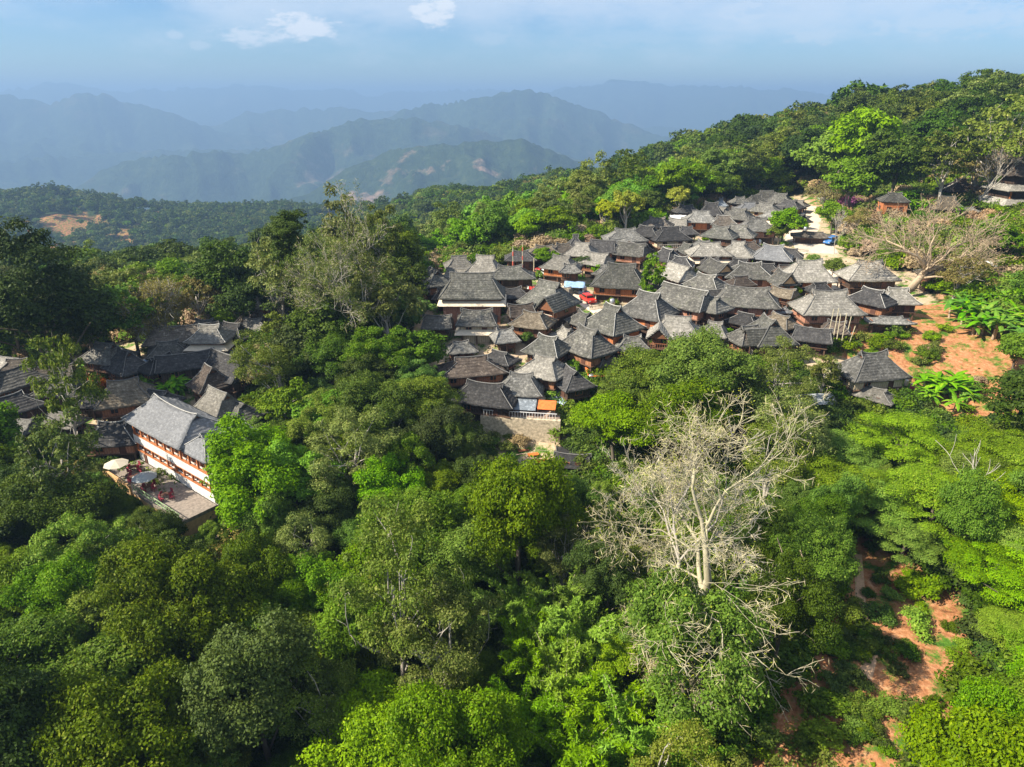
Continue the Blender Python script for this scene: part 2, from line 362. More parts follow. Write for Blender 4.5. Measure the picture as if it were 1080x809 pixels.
PATCHES = [(433, 229, 17, 8), (75, 238, 44, 13), (132, 248, 26, 10), (48, 264, 32, 11), (160, 226, 16, 6), (455, 238, 11, 5), (20, 250, 16, 8)]
def build_terrain():
    az = np.concatenate([np.linspace(-180, -62, 24, endpoint=False), np.linspace(-62, -45, 36, endpoint=False), np.linspace(-45, 45, 520, endpoint=False), np.linspace(45, 62, 36, endpoint=False), np.linspace(62, 180, 25)])
    az = np.radians(az)
    rr = np.concatenate([np.linspace(1, 30, 15, endpoint=False), np.arange(30, 260, 1.1), np.geomspace(260, 1400, 130, endpoint=False), np.geomspace(1400, 24000, 330)])
    R, A = np.meshgrid(rr, az, indexing='ij'); X = R*np.sin(A); Y = R*np.cos(A)
    Z = terrain_h(X, Y)
    n, m = R.shape
    V = np.stack([X, Y, Z], -1).reshape(-1, 3)
    i, j = np.meshgrid(np.arange(n-1), np.arange(m-1), indexing='ij')
    q = np.stack([i*m+j, i*m+j+1, (i+1)*m+j+1, (i+1)*m+j], -1).reshape(-1, 4)
    U, Vv = to_pix(X.ravel(), Y.ravel(), Z.ravel())
    yy = Y.ravel(); rad = R.ravel()
    front = (yy > 10) & (rad < 330)
    zone = np.zeros((len(V), 3), np.float32)
    jit = fbm(X.ravel()/5, Y.ravel()/5, 3)*14
    zone[:, 0] = front & (in_poly(U+jit, Vv+jit*.6, VILLAGE) | in_poly(U+jit, Vv+jit*.6, VILLAGE_L))
    zone[:, 1] = front & (in_poly(U+jit, Vv+jit*.6, BARE_R) | in_poly(U+jit, Vv+jit*.6, BARE_LR))
    hill = (yy > 600) & (R.ravel() < 1500); jf = fbm(X.ravel()/25, Y.ravel()/25, 4)
    for (pu, pv, ru, rv) in PATCHES: zone[:, 1] = np.maximum(zone[:, 1], ((np.hypot((U-pu)/ru, (Vv-pv)/rv) + jf*1.6 < 1) & (R.ravel() > 340) & (R.ravel() < 1500)))
    zone[:, 2] = front & in_poly(U+jit, Vv+jit*.6, GARDEN_R)
    me = np_mesh('ground', V, q, None, True, {'zone': ('POINT', zone)})
    m = Mat('ground_material', .95, .1); P = m.coord('Position')
    n1 = m.noise(P, .35, 6, .6); n2 = m.noise(P, 1.6, 5, .6); n3 = m.noise(P, .06, 5, .55)
    n4 = m.noise(P, 5.5, 6, .75)
    earth = m.ramp(m.math('ADD', m.math('MULTIPLY', n2, .6), m.math('MULTIPLY', n4, .4)), [(.34, (.15, .065, .025)), (.44, (.35, .15, .065)), (.54, (.44, .21, .10)), (.66, (.56, .34, .19))])
    dirt = m.ramp(m.math('ADD', m.math('MULTIPLY', n2, .6), m.math('MULTIPLY', n4, .4)), [(.3, (.34, .24, .15)), (.55, (.52, .40, .27)), (.75, (.66, .54, .40))])
    grass = m.ramp(n2, [(.3, (.035, .09, .012)), (.6, (.09, .19, .02)), (.8, (.20, .27, .05))])
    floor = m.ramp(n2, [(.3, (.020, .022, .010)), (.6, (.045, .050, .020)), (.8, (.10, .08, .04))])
    zs = m.N.new('ShaderNodeSeparateXYZ'); m.L(m.attr('zone', 'Vector'), zs.inputs[0])
    g1 = m.mr(m.math('ADD', n1, m.math('MULTIPLY', m.math('SUBTRACT', n4, .5), .5)), .50, .60); g2 = m.mr(n1, .44, .53)
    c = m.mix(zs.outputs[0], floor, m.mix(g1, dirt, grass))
    c = m.mix(zs.outputs[1], c, m.mix(g1, earth, grass))
    c = m.mix(zs.outputs[2], c, m.mix(g2, m.mix(.4, earth, dirt), grass))
    # far hills: woods with paler cleared fields
    f1 = m.noise(P, .0042, 8, .62); f2 = m.noise(P, .0013, 6, .55); f3 = m.noise(P, .02, 6, .7)
    wood = m.ramp(f3, [(.35, (.018, .035, .014)), (.55, (.035, .058, .020)), (.75, (.075, .095, .035))])
    field = m.ramp(f3, [(.3, (.20, .13, .08)), (.7, (.44, .29, .20))])
    ln = m.N.new('ShaderNodeVectorMath'); ln.operation = 'LENGTH'; m.L(P, ln.inputs[0])
    farc = m.mix(m.math('MULTIPLY', m.mr(m.math('ADD', f1, m.math('MULTIPLY', f2, .9)), 1.035, 1.13), m.mr(ln.outputs['Value'], 3800, 5200, 1, .12)), wood, field)
    c = m.mix(m.math('MULTIPLY', m.mr(ln.outputs['Value'], 450, 700), m.math('SUBTRACT', 1.0, m.math('MULTIPLY', zs.outputs[1], .85))), c, farc)
    m.color(c)
    m.bump(m.math('ADD', m.math('MULTIPLY', n2, .5), m.math('MULTIPLY', f3, m.mr(ln.outputs['Value'], 400, 2500, 0, 60))), .8, .6)
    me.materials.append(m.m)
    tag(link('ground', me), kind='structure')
build_terrain()

_TH = {}
_ts = np.geomspace(18, 1500, 900)
def hit(u, v, h=0.0):
    """where the sight line through a photograph pixel meets the surface h metres above the ground"""
    d = pix_dir(u, v); d = d/d[1]
    X = _ts*d[0]; Y = _ts; Z = _ts*d[2]
    g = near_h(X, Y) + h
    b = np.nonzero(Z <= g)[0]
    if len(b) == 0:
        near = _ts < 420; k = int(np.argmin(np.where(near, Z - g, 1e9))); return float(X[k]), float(Y[k]), h1(X[k], Y[k])
    else: k = b[0]
    if k > 0:
        a0 = Z[k-1]-g[k-1]; a1 = Z[k]-g[k]; t = a0/(a0-a1+1e-9)
        y = _ts[k-1] + (_ts[k]-_ts[k-1])*np.clip(t, 0, 1)
    else: y = _ts[0]
    x = y*d[0]
    return float(x), float(y), h1(x, y)

# ------------------------------------------------------------------ foliage shapes
def unit(n, r): d = r.normal(size=(n, 3)); return d/np.linalg.norm(d, axis=1, keepdims=True)
def leaf_quads(c, nrm, size, asp, r, droop=0.0):
    n = len(c); nrm = nrm/np.maximum(np.linalg.norm(nrm, axis=1, keepdims=True), 1e-6)
    t = np.cross(nrm, unit(n, r)); t /= np.maximum(np.linalg.norm(t, axis=1, keepdims=True), 1e-6)
    if droop: t[:, 2] -= droop; t /= np.linalg.norm(t, axis=1, keepdims=True)
    b = np.cross(nrm, t); s = (size*r.uniform(.65, 1.35, n))[:, None]
    V = np.stack([c - t*s*.5, c + b*s*asp*.5 - nrm*s*.06, c + t*s*.5, c - b*s*asp*.5 - nrm*s*.06], 1).reshape(-1, 3)
    return V, np.arange(n*4).reshape(-1, 4)
def foliage(name, parts, mat):
    """parts: list of (V, clump value per leaf); leaves are quads"""
    V = np.concatenate([p[0] for p in parts]); cl = np.concatenate([p[1] for p in parts])
    n = len(V)//4; lv = np.repeat(rng.random(n), 4)
    return np_mesh(name, V, np.arange(len(V)).reshape(-1, 4), mat, False, {'clump': ('POINT', np.repeat(cl, 4)), 'leaf': ('POINT', lv)})
def lobe_points(r, R, H, nl, shape):
    d = unit(nl*6, r); 
    if shape == 'dome': d = d[d[:, 2] > -.30]
    elif shape == 'umbrella': d = d[d[:, 2] > .05]
    elif shape == 'column': d = d[d[:, 2] > -.9]
    else: d = d[d[:, 2] > -.6]
    d = d[:nl]; n = len(d)
    k = [(unit(1, r)[0]*r.uniform(1.6, 3.4), r.uniform(0, 6.28)) for _ in range(4)]
    irr = 1 + .24*sum(np.sin(d @ kk + ph) for kk, ph in k)
    f = r.uniform(.45, 1.0, n)**.6*irr
    p = d*f[:, None]
    if shape == 'cone':
        z = p[:, 2]*.5 + .5; w = np.clip(1.25 - z, .15, 1); p[:, 0] *= w; p[:, 1] *= w
    P = np.stack([p[:, 0]*R, p[:, 1]*R, p[:, 2]*H*.5], 1)
    if shape == 'umbrella': P[:, 2] = p[:, 2]*H*.9 - H*.35
    if shape == 'layer': P[:, 2] = np.round(p[:, 2]*2.4)/2.4*H*.5 + r.normal(size=n)*.15
    return P, d
def crown_mesh(seed, R, H, z0, nl, lr, per, ls, mat, shape='dome', flat=1.0, asp=.6, core=0, droop=0.0, up=.35):
    """many leaf sized faces on many uneven clumps; gaps between the clumps stay open"""
    r = np.random.default_rng(seed)
    P, D = lobe_points(r, R, H, nl, shape); parts = []
    for i in range(len(P)):
        rad = lr*r.uniform(.45, 1.5); n = int(per*(rad/lr)**1.6)
        d = unit(n, r); d[:, 2] = np.where(d[:, 2] < -.25, -d[:, 2], d[:, 2])
        q = r.uniform(.55, 1.05, n)[:, None]*(1 + .22*np.sin(d @ (unit(1, r)[0]*5) + r.uniform(0, 6))[:, None])
        c = P[i] + d*q*rad*np.array([r.uniform(.8, 1.35), r.uniform(.8, 1.35), flat*r.uniform(.75, 1.25)])
        nr = d*.75 + np.array([0, 0, up]) + r.normal(size=(n, 3))*.45
        V, _ = leaf_quads(c, nr, ls, asp, r, droop)
        cl = np.clip(r.normal(.5, .28) + r.normal(0, .10, n), 0, 1)
        parts.append((V, cl))
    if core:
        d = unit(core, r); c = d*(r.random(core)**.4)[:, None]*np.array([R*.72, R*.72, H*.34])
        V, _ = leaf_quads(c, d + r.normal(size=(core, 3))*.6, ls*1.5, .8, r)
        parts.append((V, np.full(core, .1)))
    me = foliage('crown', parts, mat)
    me.transform(Matrix.Translation((0, 0, z0))); me['lobes'] = 0
    return me, P + np.array([0, 0, z0])
def path(a, b, r, n=5, bend=.12, lift=.0):
    a = np.array(a, float); b = np.array(b, float); L = np.linalg.norm(b-a); pts = []
    o = r.normal(size=3)*L*bend; o[2] += lift*L
    for i in range(n+1):
        t = i/n; pts.append(tuple(a + (b-a)*t + o*math.sin(math.pi*t) + (r.normal(size=3)*L*.012 if 0 < i < n else 0)))
    return pts
def trunk_mesh(seed, h, rad, targets, mat, k=7, lean=.03, fork=.45, limbs=8, twigs=0):
    r = np.random.default_rng(seed+99); m = MB()
    top = np.array([r.normal()*h*lean, r.normal()*h*lean, h])
    tp = path((0, 0, -1.2), top, r, 7, .03); n = len(tp)
    m.tube(tp, [rad*(1.35 if i == 0 else 1.0 - .62*i/n) for i in range(n)], k)
    idx = r.permutation(len(targets))[:limbs]
    for j in idx:
        s = fork + (1-fork)*r.random(); a = tp[min(n-1, int(s*(n-1)))]
        rr = rad*(.45 - .2*s)
        pp = path(a, targets[j], r, 5, .10, .05); m.tube(pp, [rr*(1-.8*i/5) for i in range(6)], 5)
        for _ in range(twigs):
            q = pp[r.integers(2, 6)]; e = np.array(q) + unit(1, r)[0]*h*.12 + np.array([0, 0, h*.04])
            m.tube(path(q, e, r, 3, .15), [rr*.3, rr*.2, rr*.12, rr*.05], 4)
    return m.mesh('trunk', mat, True)

PROTO = {}
def tree_proto(key, seed, R, H, th, lm, shape='dome', lod='near', nl=70, lr=1.25, per=330, ls=.30, flat=.8, bark=None, core=1500, limbs=8, twigs=0, asp=.6, droop=0, rad=.35, up=.35):
    if lod == 'near': per = int(per*1.45); ls *= .82
    if lod == 'mid': per = int(per*.36); ls *= 1.75; core = int(core*.3)
    if lod == 'far': per = int(per*.10); ls *= 3.2; core = int(core*.1); nl = int(nl*.8)
    if lod == 'tiny': per = int(per*.035); ls *= 5; core = int(core*.05); nl = int(nl*.5)
    z0 = th + H*.5*(.55 if shape in ('dome', 'umbrella') else .9)
    cm, P = crown_mesh(seed, R, H, z0, nl, lr, per, ls, LM[lm], shape, flat, asp, core, droop, up)
    tm = trunk_mesh(seed, z0 + H*.1, rad, P, bark or BARK, 7 if lod == 'near' else 5, limbs=limbs, twigs=twigs)
    PROTO.setdefault((key, lod), []).append((cm, tm, z0, R, H))
SPEC = {
 # key: R, H, trunk height, leaf material, shape, extras
 'mid':   dict(R=4.6, H=8.0, th=6.0, lm='mid', nl=80, lr=1.15, per=380, ls=.30),
 'fresh': dict(R=4.2, H=7.6, th=5.5, lm='fresh', nl=74, lr=1.1, per=360, ls=.32),
 'dark':  dict(R=4.8, H=8.5, th=6.5, lm='dark', nl=80, lr=1.25, per=360, ls=.30),
 'olive': dict(R=4.0, H=9.0, th=6.5, lm='olive', nl=60, lr=.95, per=260, ls=.25, core=300, limbs=16, twigs=3, bark=BARKP),
 'pale':  dict(R=4.4, H=7.6, th=5.6, lm='pale', nl=84, lr=.95, per=340, ls=.27, bark=BARKP, limbs=12),
 'lime':  dict(R=5.2, H=4.6, th=4.2, lm='lime', shape='layer', nl=80, lr=1.35, per=380, ls=.27, flat=.34, up=.9, asp=.45, core=400),
 'neon':  dict(R=4.4, H=8.0, th=5.0, lm='neon', nl=70, lr=1.15, per=300, ls=.40, asp=.55),
 'brown': dict(R=4.5, H=6.5, th=5.0, lm='brownleaf', nl=70, lr=1.0, per=200, ls=.22, core=0, limbs=18, twigs=5, bark=BARKP),
 'column':dict(R=1.7, H=10., th=2.5, lm='fresh', shape='column', nl=46, lr=.75, per=300, ls=.28, core=300),
 'yellow':dict(R=3.8, H=7.0, th=5.0, lm='yellow', nl=44, lr=1.05, per=300, ls=.30, core=100, limbs=14, bark=BARKP),
}
def protos(key, lod, n):
    for i in range(n): tree_proto(key, hash_(key)*10 + i, lod=lod, **SPEC[key])
def hash_(k): return sum(ord(c)*(i+3) for i, c in enumerate(k))
for k_, n_ in (('mid', 4), ('fresh', 3), ('dark', 3), ('olive', 3), ('pale', 3), ('lime', 3), ('neon', 2)): protos(k_, 'near', n_)
for k_, n_ in (('mid', 3), ('fresh', 3), ('dark', 3), ('olive', 2), ('pale', 2), ('brown', 2), ('yellow', 1), ('lime', 1), ('column', 1), ('neon', 1)): protos(k_, 'mid', n_)
for k_, n_ in (('mid', 2), ('dark', 3), ('olive', 1), ('fresh', 2), ('brown', 1)): protos(k_, 'far', n_)
for k_, n_ in (('mid', 1), ('dark', 2), ('olive', 1)): protos(k_, 'tiny', n_)

TREES = []          # (x, y, crown radius) of every tree placed, to space the rest
def put_tree(key, x, y, z, sc, lod, label, group, name='tree', cat='tree', hz=1.0, rz=None, kcol=None):
    pr = PROTO.get((key, lod)) or PROTO.get((key, 'mid')) or PROTO[(key, 'near')]
    cm, tm, z0, R, H = pr[random.randrange(len(pr))]
    e = empty(name, (x, y, z - .2), random.uniform(0, 6.28) if rz is None else rz, (sc, sc*random.uniform(.93, 1.07), sc*hz))
    tag(e, label, cat, group)
    link('trunk', tm, e); link('crown', cm, e)
    TREES.append((x, y, R*sc)); return e
def named_tree(u, v, rpx, key, label, group=None, lod=None, hz=1.0, name='tree', frac=None):
    """a tree whose crown middle shows at (u, v) and whose crown radius is rpx photograph pixels"""
    sp = SPEC[key]; zt = sp['th'] + sp['H']*.5*(.9 if sp.get('shape') in ('layer', 'column') else .55)
    sc = 1.0
    for _ in range(4):
        x, y, z = hit(u, v, zt*sc*hz)
        dist = math.sqrt(x*x + y*y + (z+zt*sc*hz)**2); sc = max(.25, rpx*dist/F/(sp['R']*1.12))
    lod = lod or ('near' if dist < 105 or (rpx > 29 and dist < 200) else 'mid' if dist < 330 else 'far')
    return put_tree(key, x, y, z, sc, lod, label, group, name, hz=hz)

# ------------------------------------------------------------------ house materials
def roof_mat(name, dark, light, spots, moss=.0, metal=False):
    m = Mat(name, .85 if not metal else .45, .2); P = m.coord('Object'); r = m.rand()
    vv = m.N.new('ShaderNodeVectorMath'); vv.operation = 'ADD'; m.L(P, vv.inputs[0])
    cx = m.N.new('ShaderNodeCombineXYZ'); m.L(m.math('MULTIPLY', r, 97), cx.inputs[0]); m.L(m.math('MULTIPLY', r, 31), cx.inputs[1]); m.L(cx.outputs[0], vv.inputs[1]); Q = vv.outputs[0]
    n1 = m.noise(Q, .55, 5, .6); n2 = m.noise(Q, 2.0, 5, .8); n3 = m.noise(m.scale(Q, (2.4, 2.4, .5)), 1.4, 4, .6)
    c = m.mix(m.mr(n1, .3, .7), dark, light)
    c = m.mix(m.mr(n2, .42, .60), m.mix(.8, c, tuple(x*.7 for x in dark)), c)
    c = m.mix(m.mr(n2, .58, .70, 0, .85), c, spots)
    c = m.mix(m.mr(n3, .52, .72, 0, .5), c, m.mix(.5, c, spots))
    if moss: c = m.mix(m.mr(m.noise(Q, .8, 5, .6), .55, .7, 0, moss), c, (.09, .11, .04))
    rows = m.N.new('ShaderNodeTexWave'); rows.wave_type = 'BANDS'; rows.bands_direction = 'Z'; rows.inputs['Scale'].default_value = .9; rows.inputs['Distortion'].default_value = 2.5; rows.inputs['Detail'].default_value = 3
    m.L(Q, rows.inputs[0])
    c = m.mix(m.mr(rows.outputs[1], 0, .35, .35, 0), c, dark)
    hs = m.N.new('ShaderNodeHueSaturation'); m.L(c, hs.inputs['Color']); m.L(m.mr(m.math('FRACT', m.math('MULTIPLY', r, 5.7)), 0, 1, .62, 1.45), hs.inputs['Value'])
    m.color(hs.outputs[0]); m.bump(m.math('ADD', n2, m.math('MULTIPLY', rows.outputs[1], .7)), .7, .10); return m.m
RM = {
 'slate': roof_mat('roof_slate', (.062, .060, .054), (.195, .187, .165), (.42, .40, .34), .2),
 'slate_b': roof_mat('roof_slate_brownish', (.075, .062, .050), (.205, .178, .145), (.40, .36, .30), .1),
 'slate_c': roof_mat('roof_slate_bleached', (.10, .098, .09), (.27, .262, .24), (.55, .53, .48), .05),
 'slate_d': roof_mat('roof_slate_mossy', (.06, .060, .052), (.16, .156, .138), (.36, .35, .30), .12),
 'light': roof_mat('roof_light_shingle', (.16, .15, .13), (.33, .31, .27), (.60, .56, .49), .15),
 'dark':  roof_mat('roof_dark_shingle', (.035, .034, .034), (.085, .082, .080), (.20, .19, .18)),
 'thatch':roof_mat('roof_thatch', (.10, .080, .055), (.25, .21, .155), (.42, .37, .29)),
 'brown': roof_mat('roof_brown_thatch', (.055, .042, .034), (.13, .105, .085), (.24, .20, .16)),
 'metal': roof_mat('roof_sheet_metal', (.14, .16, .18), (.30, .34, .38), (.50, .54, .58), 0, True),
 'newslate': roof_mat('roof_new_slate', (.15, .153, .158), (.22, .223, .228), (.32, .325, .33)),
}
def wall_mat(name, a, b, c):
    m = Mat(name, .85, .15); P = m.coord('Object')
    pl = m.N.new('ShaderNodeTexWave'); pl.bands_direction = 'DIAGONAL'; pl.inputs['Scale'].default_value = 1.6; pl.inputs['Distortion'].default_value = .6
    m.L(m.scale(P, (1, 1, 0)), pl.inputs[0])
    n = m.noise(m.scale(P, (1, 1, .4)), 1.7, 5, .6)
    col = m.mix(m.mr(n, .35, .65), a, b); col = m.mix(m.mr(m.noise(P, 4, 3), .55, .7, 0, .5), col, c)
    col = m.mix(m.mr(pl.outputs[1], 0, .3, .45, 0), col, tuple(x*.45 for x in a))
    m.color(col); m.bump(pl.outputs[1], .4, .04); return m.m
WM = {
 'orange': wall_mat('wall_orange_wood', (.36, .12, .045), (.56, .21, .08), (.62, .34, .18)),
 'brown':  wall_mat('wall_brown_wood', (.22, .095, .050), (.38, .18, .095), (.46, .28, .18)),
 'dark':   wall_mat('wall_dark_wood', (.045, .030, .022), (.10, .065, .045), (.17, .12, .09)),
 'brick':  wall_mat('wall_brick', (.34, .15, .09), (.46, .24, .16), (.58, .46, .38)),
 'cream':  wall_mat('wall_cream_plaster', (.48, .38, .25), (.66, .56, .40), (.36, .26, .16)),
 'white':  wall_mat('wall_white_plaster', (.62, .60, .56), (.78, .77, .74), (.48, .44, .38)),
}
def plain(name, c, rough=.7, spec=.3, var=.25, metal=0, bsc=6):
    m = Mat(name, rough, spec); P = m.coord('Object'); m.b.inputs['Metallic'].default_value = metal
    n = m.noise(P, 2.2, 5, .6); m.color(m.mix(m.mr(n, .3, .7), tuple(x*(1-var) for x in c), tuple(min(1, x*(1+var)) for x in c)))
    m.bump(m.noise(P, bsc, 4), .2, .03); return m.m
MT = {
 'cap': plain('ridge_pale', (.38, .37, .34)), 'capd': plain('ridge_grey', (.17, .165, .155)),
 'post': plain('post_wood', (.12, .07, .045)), 'glass': plain('window_glass', (.015, .016, .018), .15, .5),
 'frame': plain('frame_wood', (.30, .12, .06)), 'framew': plain('frame_pale', (.62, .55, .45)), 'stone': plain('stone', (.36, .31, .25)),
 'cream': plain('cream_band', (.66, .56, .42), var=.12), 'white': plain('white_paint', (.78, .77, .75), var=.06),
 'gable': plain('gable_wood', (.20, .085, .04)), 'door': plain('door_wood', (.10, .045, .03)),
 'concrete': plain('concrete', (.33, .29, .24), .9, .1, .45), 'ochre': plain('ochre_render', (.60, .38, .19), .9, .1, .2), 'tile': plain('terrace_paving', (.36, .27, .21), .8, .2, .2),
 'green': plain('green_rail', (.30, .42, .22), .5), 'canvas': plain('canvas', (.52, .47, .37), .9, .1, .08), 'greycanvas': plain('grey_canvas', (.30, .32, .32), .9, .1, .1),
 'metal': plain('steel', (.45, .46, .47), .35, .5, .1, .8), 'red': plain('red_paint', (.50, .03, .02), .35, .5, .08), 'blue': plain('blue_paint', (.05, .18, .45), .4, .5, .1),
 'navy': plain('dark_paint', (.02, .028, .05), .25, .5, .1), 'carwhite': plain('car_white', (.74, .74, .73), .3, .5, .03), 'tyre': plain('rubber', (.02, .02, .02), .9, .1),
 'silver': plain('silver_paint', (.42, .43, .44), .3, .6, .05, .4), 'lane': plain('lane_dirt', (.62, .52, .40), .95, .1, .15, 0, 2), 'lot': plain('lot_gravel', (.52, .46, .38), .95, .1, .12, 0, 2),
 'tarp': plain('orange_tarp', (.72, .17, .04), .7), 'bamboo': plain('bamboo_pole', (.50, .44, .30), .7), 'bluecloth': plain('blue_cloth', (.25, .38, .55), .8), 'redpole': plain('red_band', (.55, .12, .08), .6),
 'logs': plain('split_logs', (.42, .32, .22), .9), 'maroon': plain('maroon_cloth', (.25, .03, .05), .8),
}

# ------------------------------------------------------------------ houses
def roof_parts(L, W, h, tg=.72, gl=.5, curve=1.18, horn=.2, lift=.15, seed=0):
    r = np.random.default_rng(seed); sag = r.uniform(.0, .45); nr, nc = 9, 14; Lg = L*gl
    def row(t):
        y = W/2*(1-t); z = h*(t**curve)
        x = L/2 + (Lg/2 - L/2)*(t/tg) if t <= tg else Lg/2 + .30
        return x, y, z
    m = MB()
    for sgn in (-1, 1):
        ids = []
        for i in range(nr+1):
            t = i/nr; x, y, z = row(t); rw = []
            for j in range(nc+1):
                s = -1 + 2*j/nc; zz = z - sag*(1-s*s)*t + .10*math.sin(s*4.1 + seed)*t*(1-t)*2 + lift*abs(s)**5*(1-t)**2 + horn*(abs(s)**4)*(t**3) + (r.normal()*.045 if 0 < i < nr else r.normal()*.03)
                rw.append(len(m.v)); m.v.append((s*x, sgn*y, zz))
            ids.append(rw)
        for i in range(nr):
            for j in range(nc):
                q = (ids[i][j], ids[i][j+1], ids[i+1][j+1], ids[i+1][j]); m.f.append(q if sgn < 0 else q[::-1])
    ng = max(2, int(round(tg*nr)))
    for sgn in (-1, 1):
        ids = []
        for i in range(ng+1):
            t = tg*i/ng; x, y, z = row(min(t, tg)); rw = []
            for j in range(9):
                s = -1 + j/4; zz = z + lift*abs(s)**5*(1-t)**2 + r.normal()*.03
                rw.append(len(m.v)); m.v.append((sgn*x, s*y, zz))
            ids.append(rw)
        for i in range(ng):
            for j in range(8):
                q = (ids[i][j], ids[i][j+1], ids[i+1][j+1], ids[i+1][j]); m.f.append(q if sgn > 0 else q[::-1])
    g = []
    for sgn in (-1, 1):
        g.append(MB()); zg = h*tg**curve; g[-1].tri((sgn*(Lg/2-.12), -W/2*(1-tg), zg-.1), (sgn*(Lg/2-.12), W/2*(1-tg), zg-.1), (sgn*(Lg/2-.12), 0, h-.1))
    c = MB()
    top = [(s*(Lg/2+.3), 0, h + .08 - sag*(1-s*s) + horn*abs(s)**4) for s in np.linspace(-1, 1, 9)]; c.tube(top, .09, 5)
    for sx in (-1, 1):
        for sy in (-1, 1):
            pts = []
            for t in np.linspace(1, tg+.01, 4): x, y, z = row(t); pts.append((sx*x, sy*y, z + .08 + horn*t**3))
            c.tube(pts, .055, 4)
            pts = []
            for t in np.linspace(tg, 0, 6): x, y, z = row(t); pts.append((sx*x, sy*y, z + .08 + lift*(1-t)**2))
            c.tube(pts, .065, 4)
    return m, g, c
def solid(o, th=.22):
    md = o.modifiers.new('thickness', 'SOLIDIFY'); md.thickness = th; md.offset = -1; return o

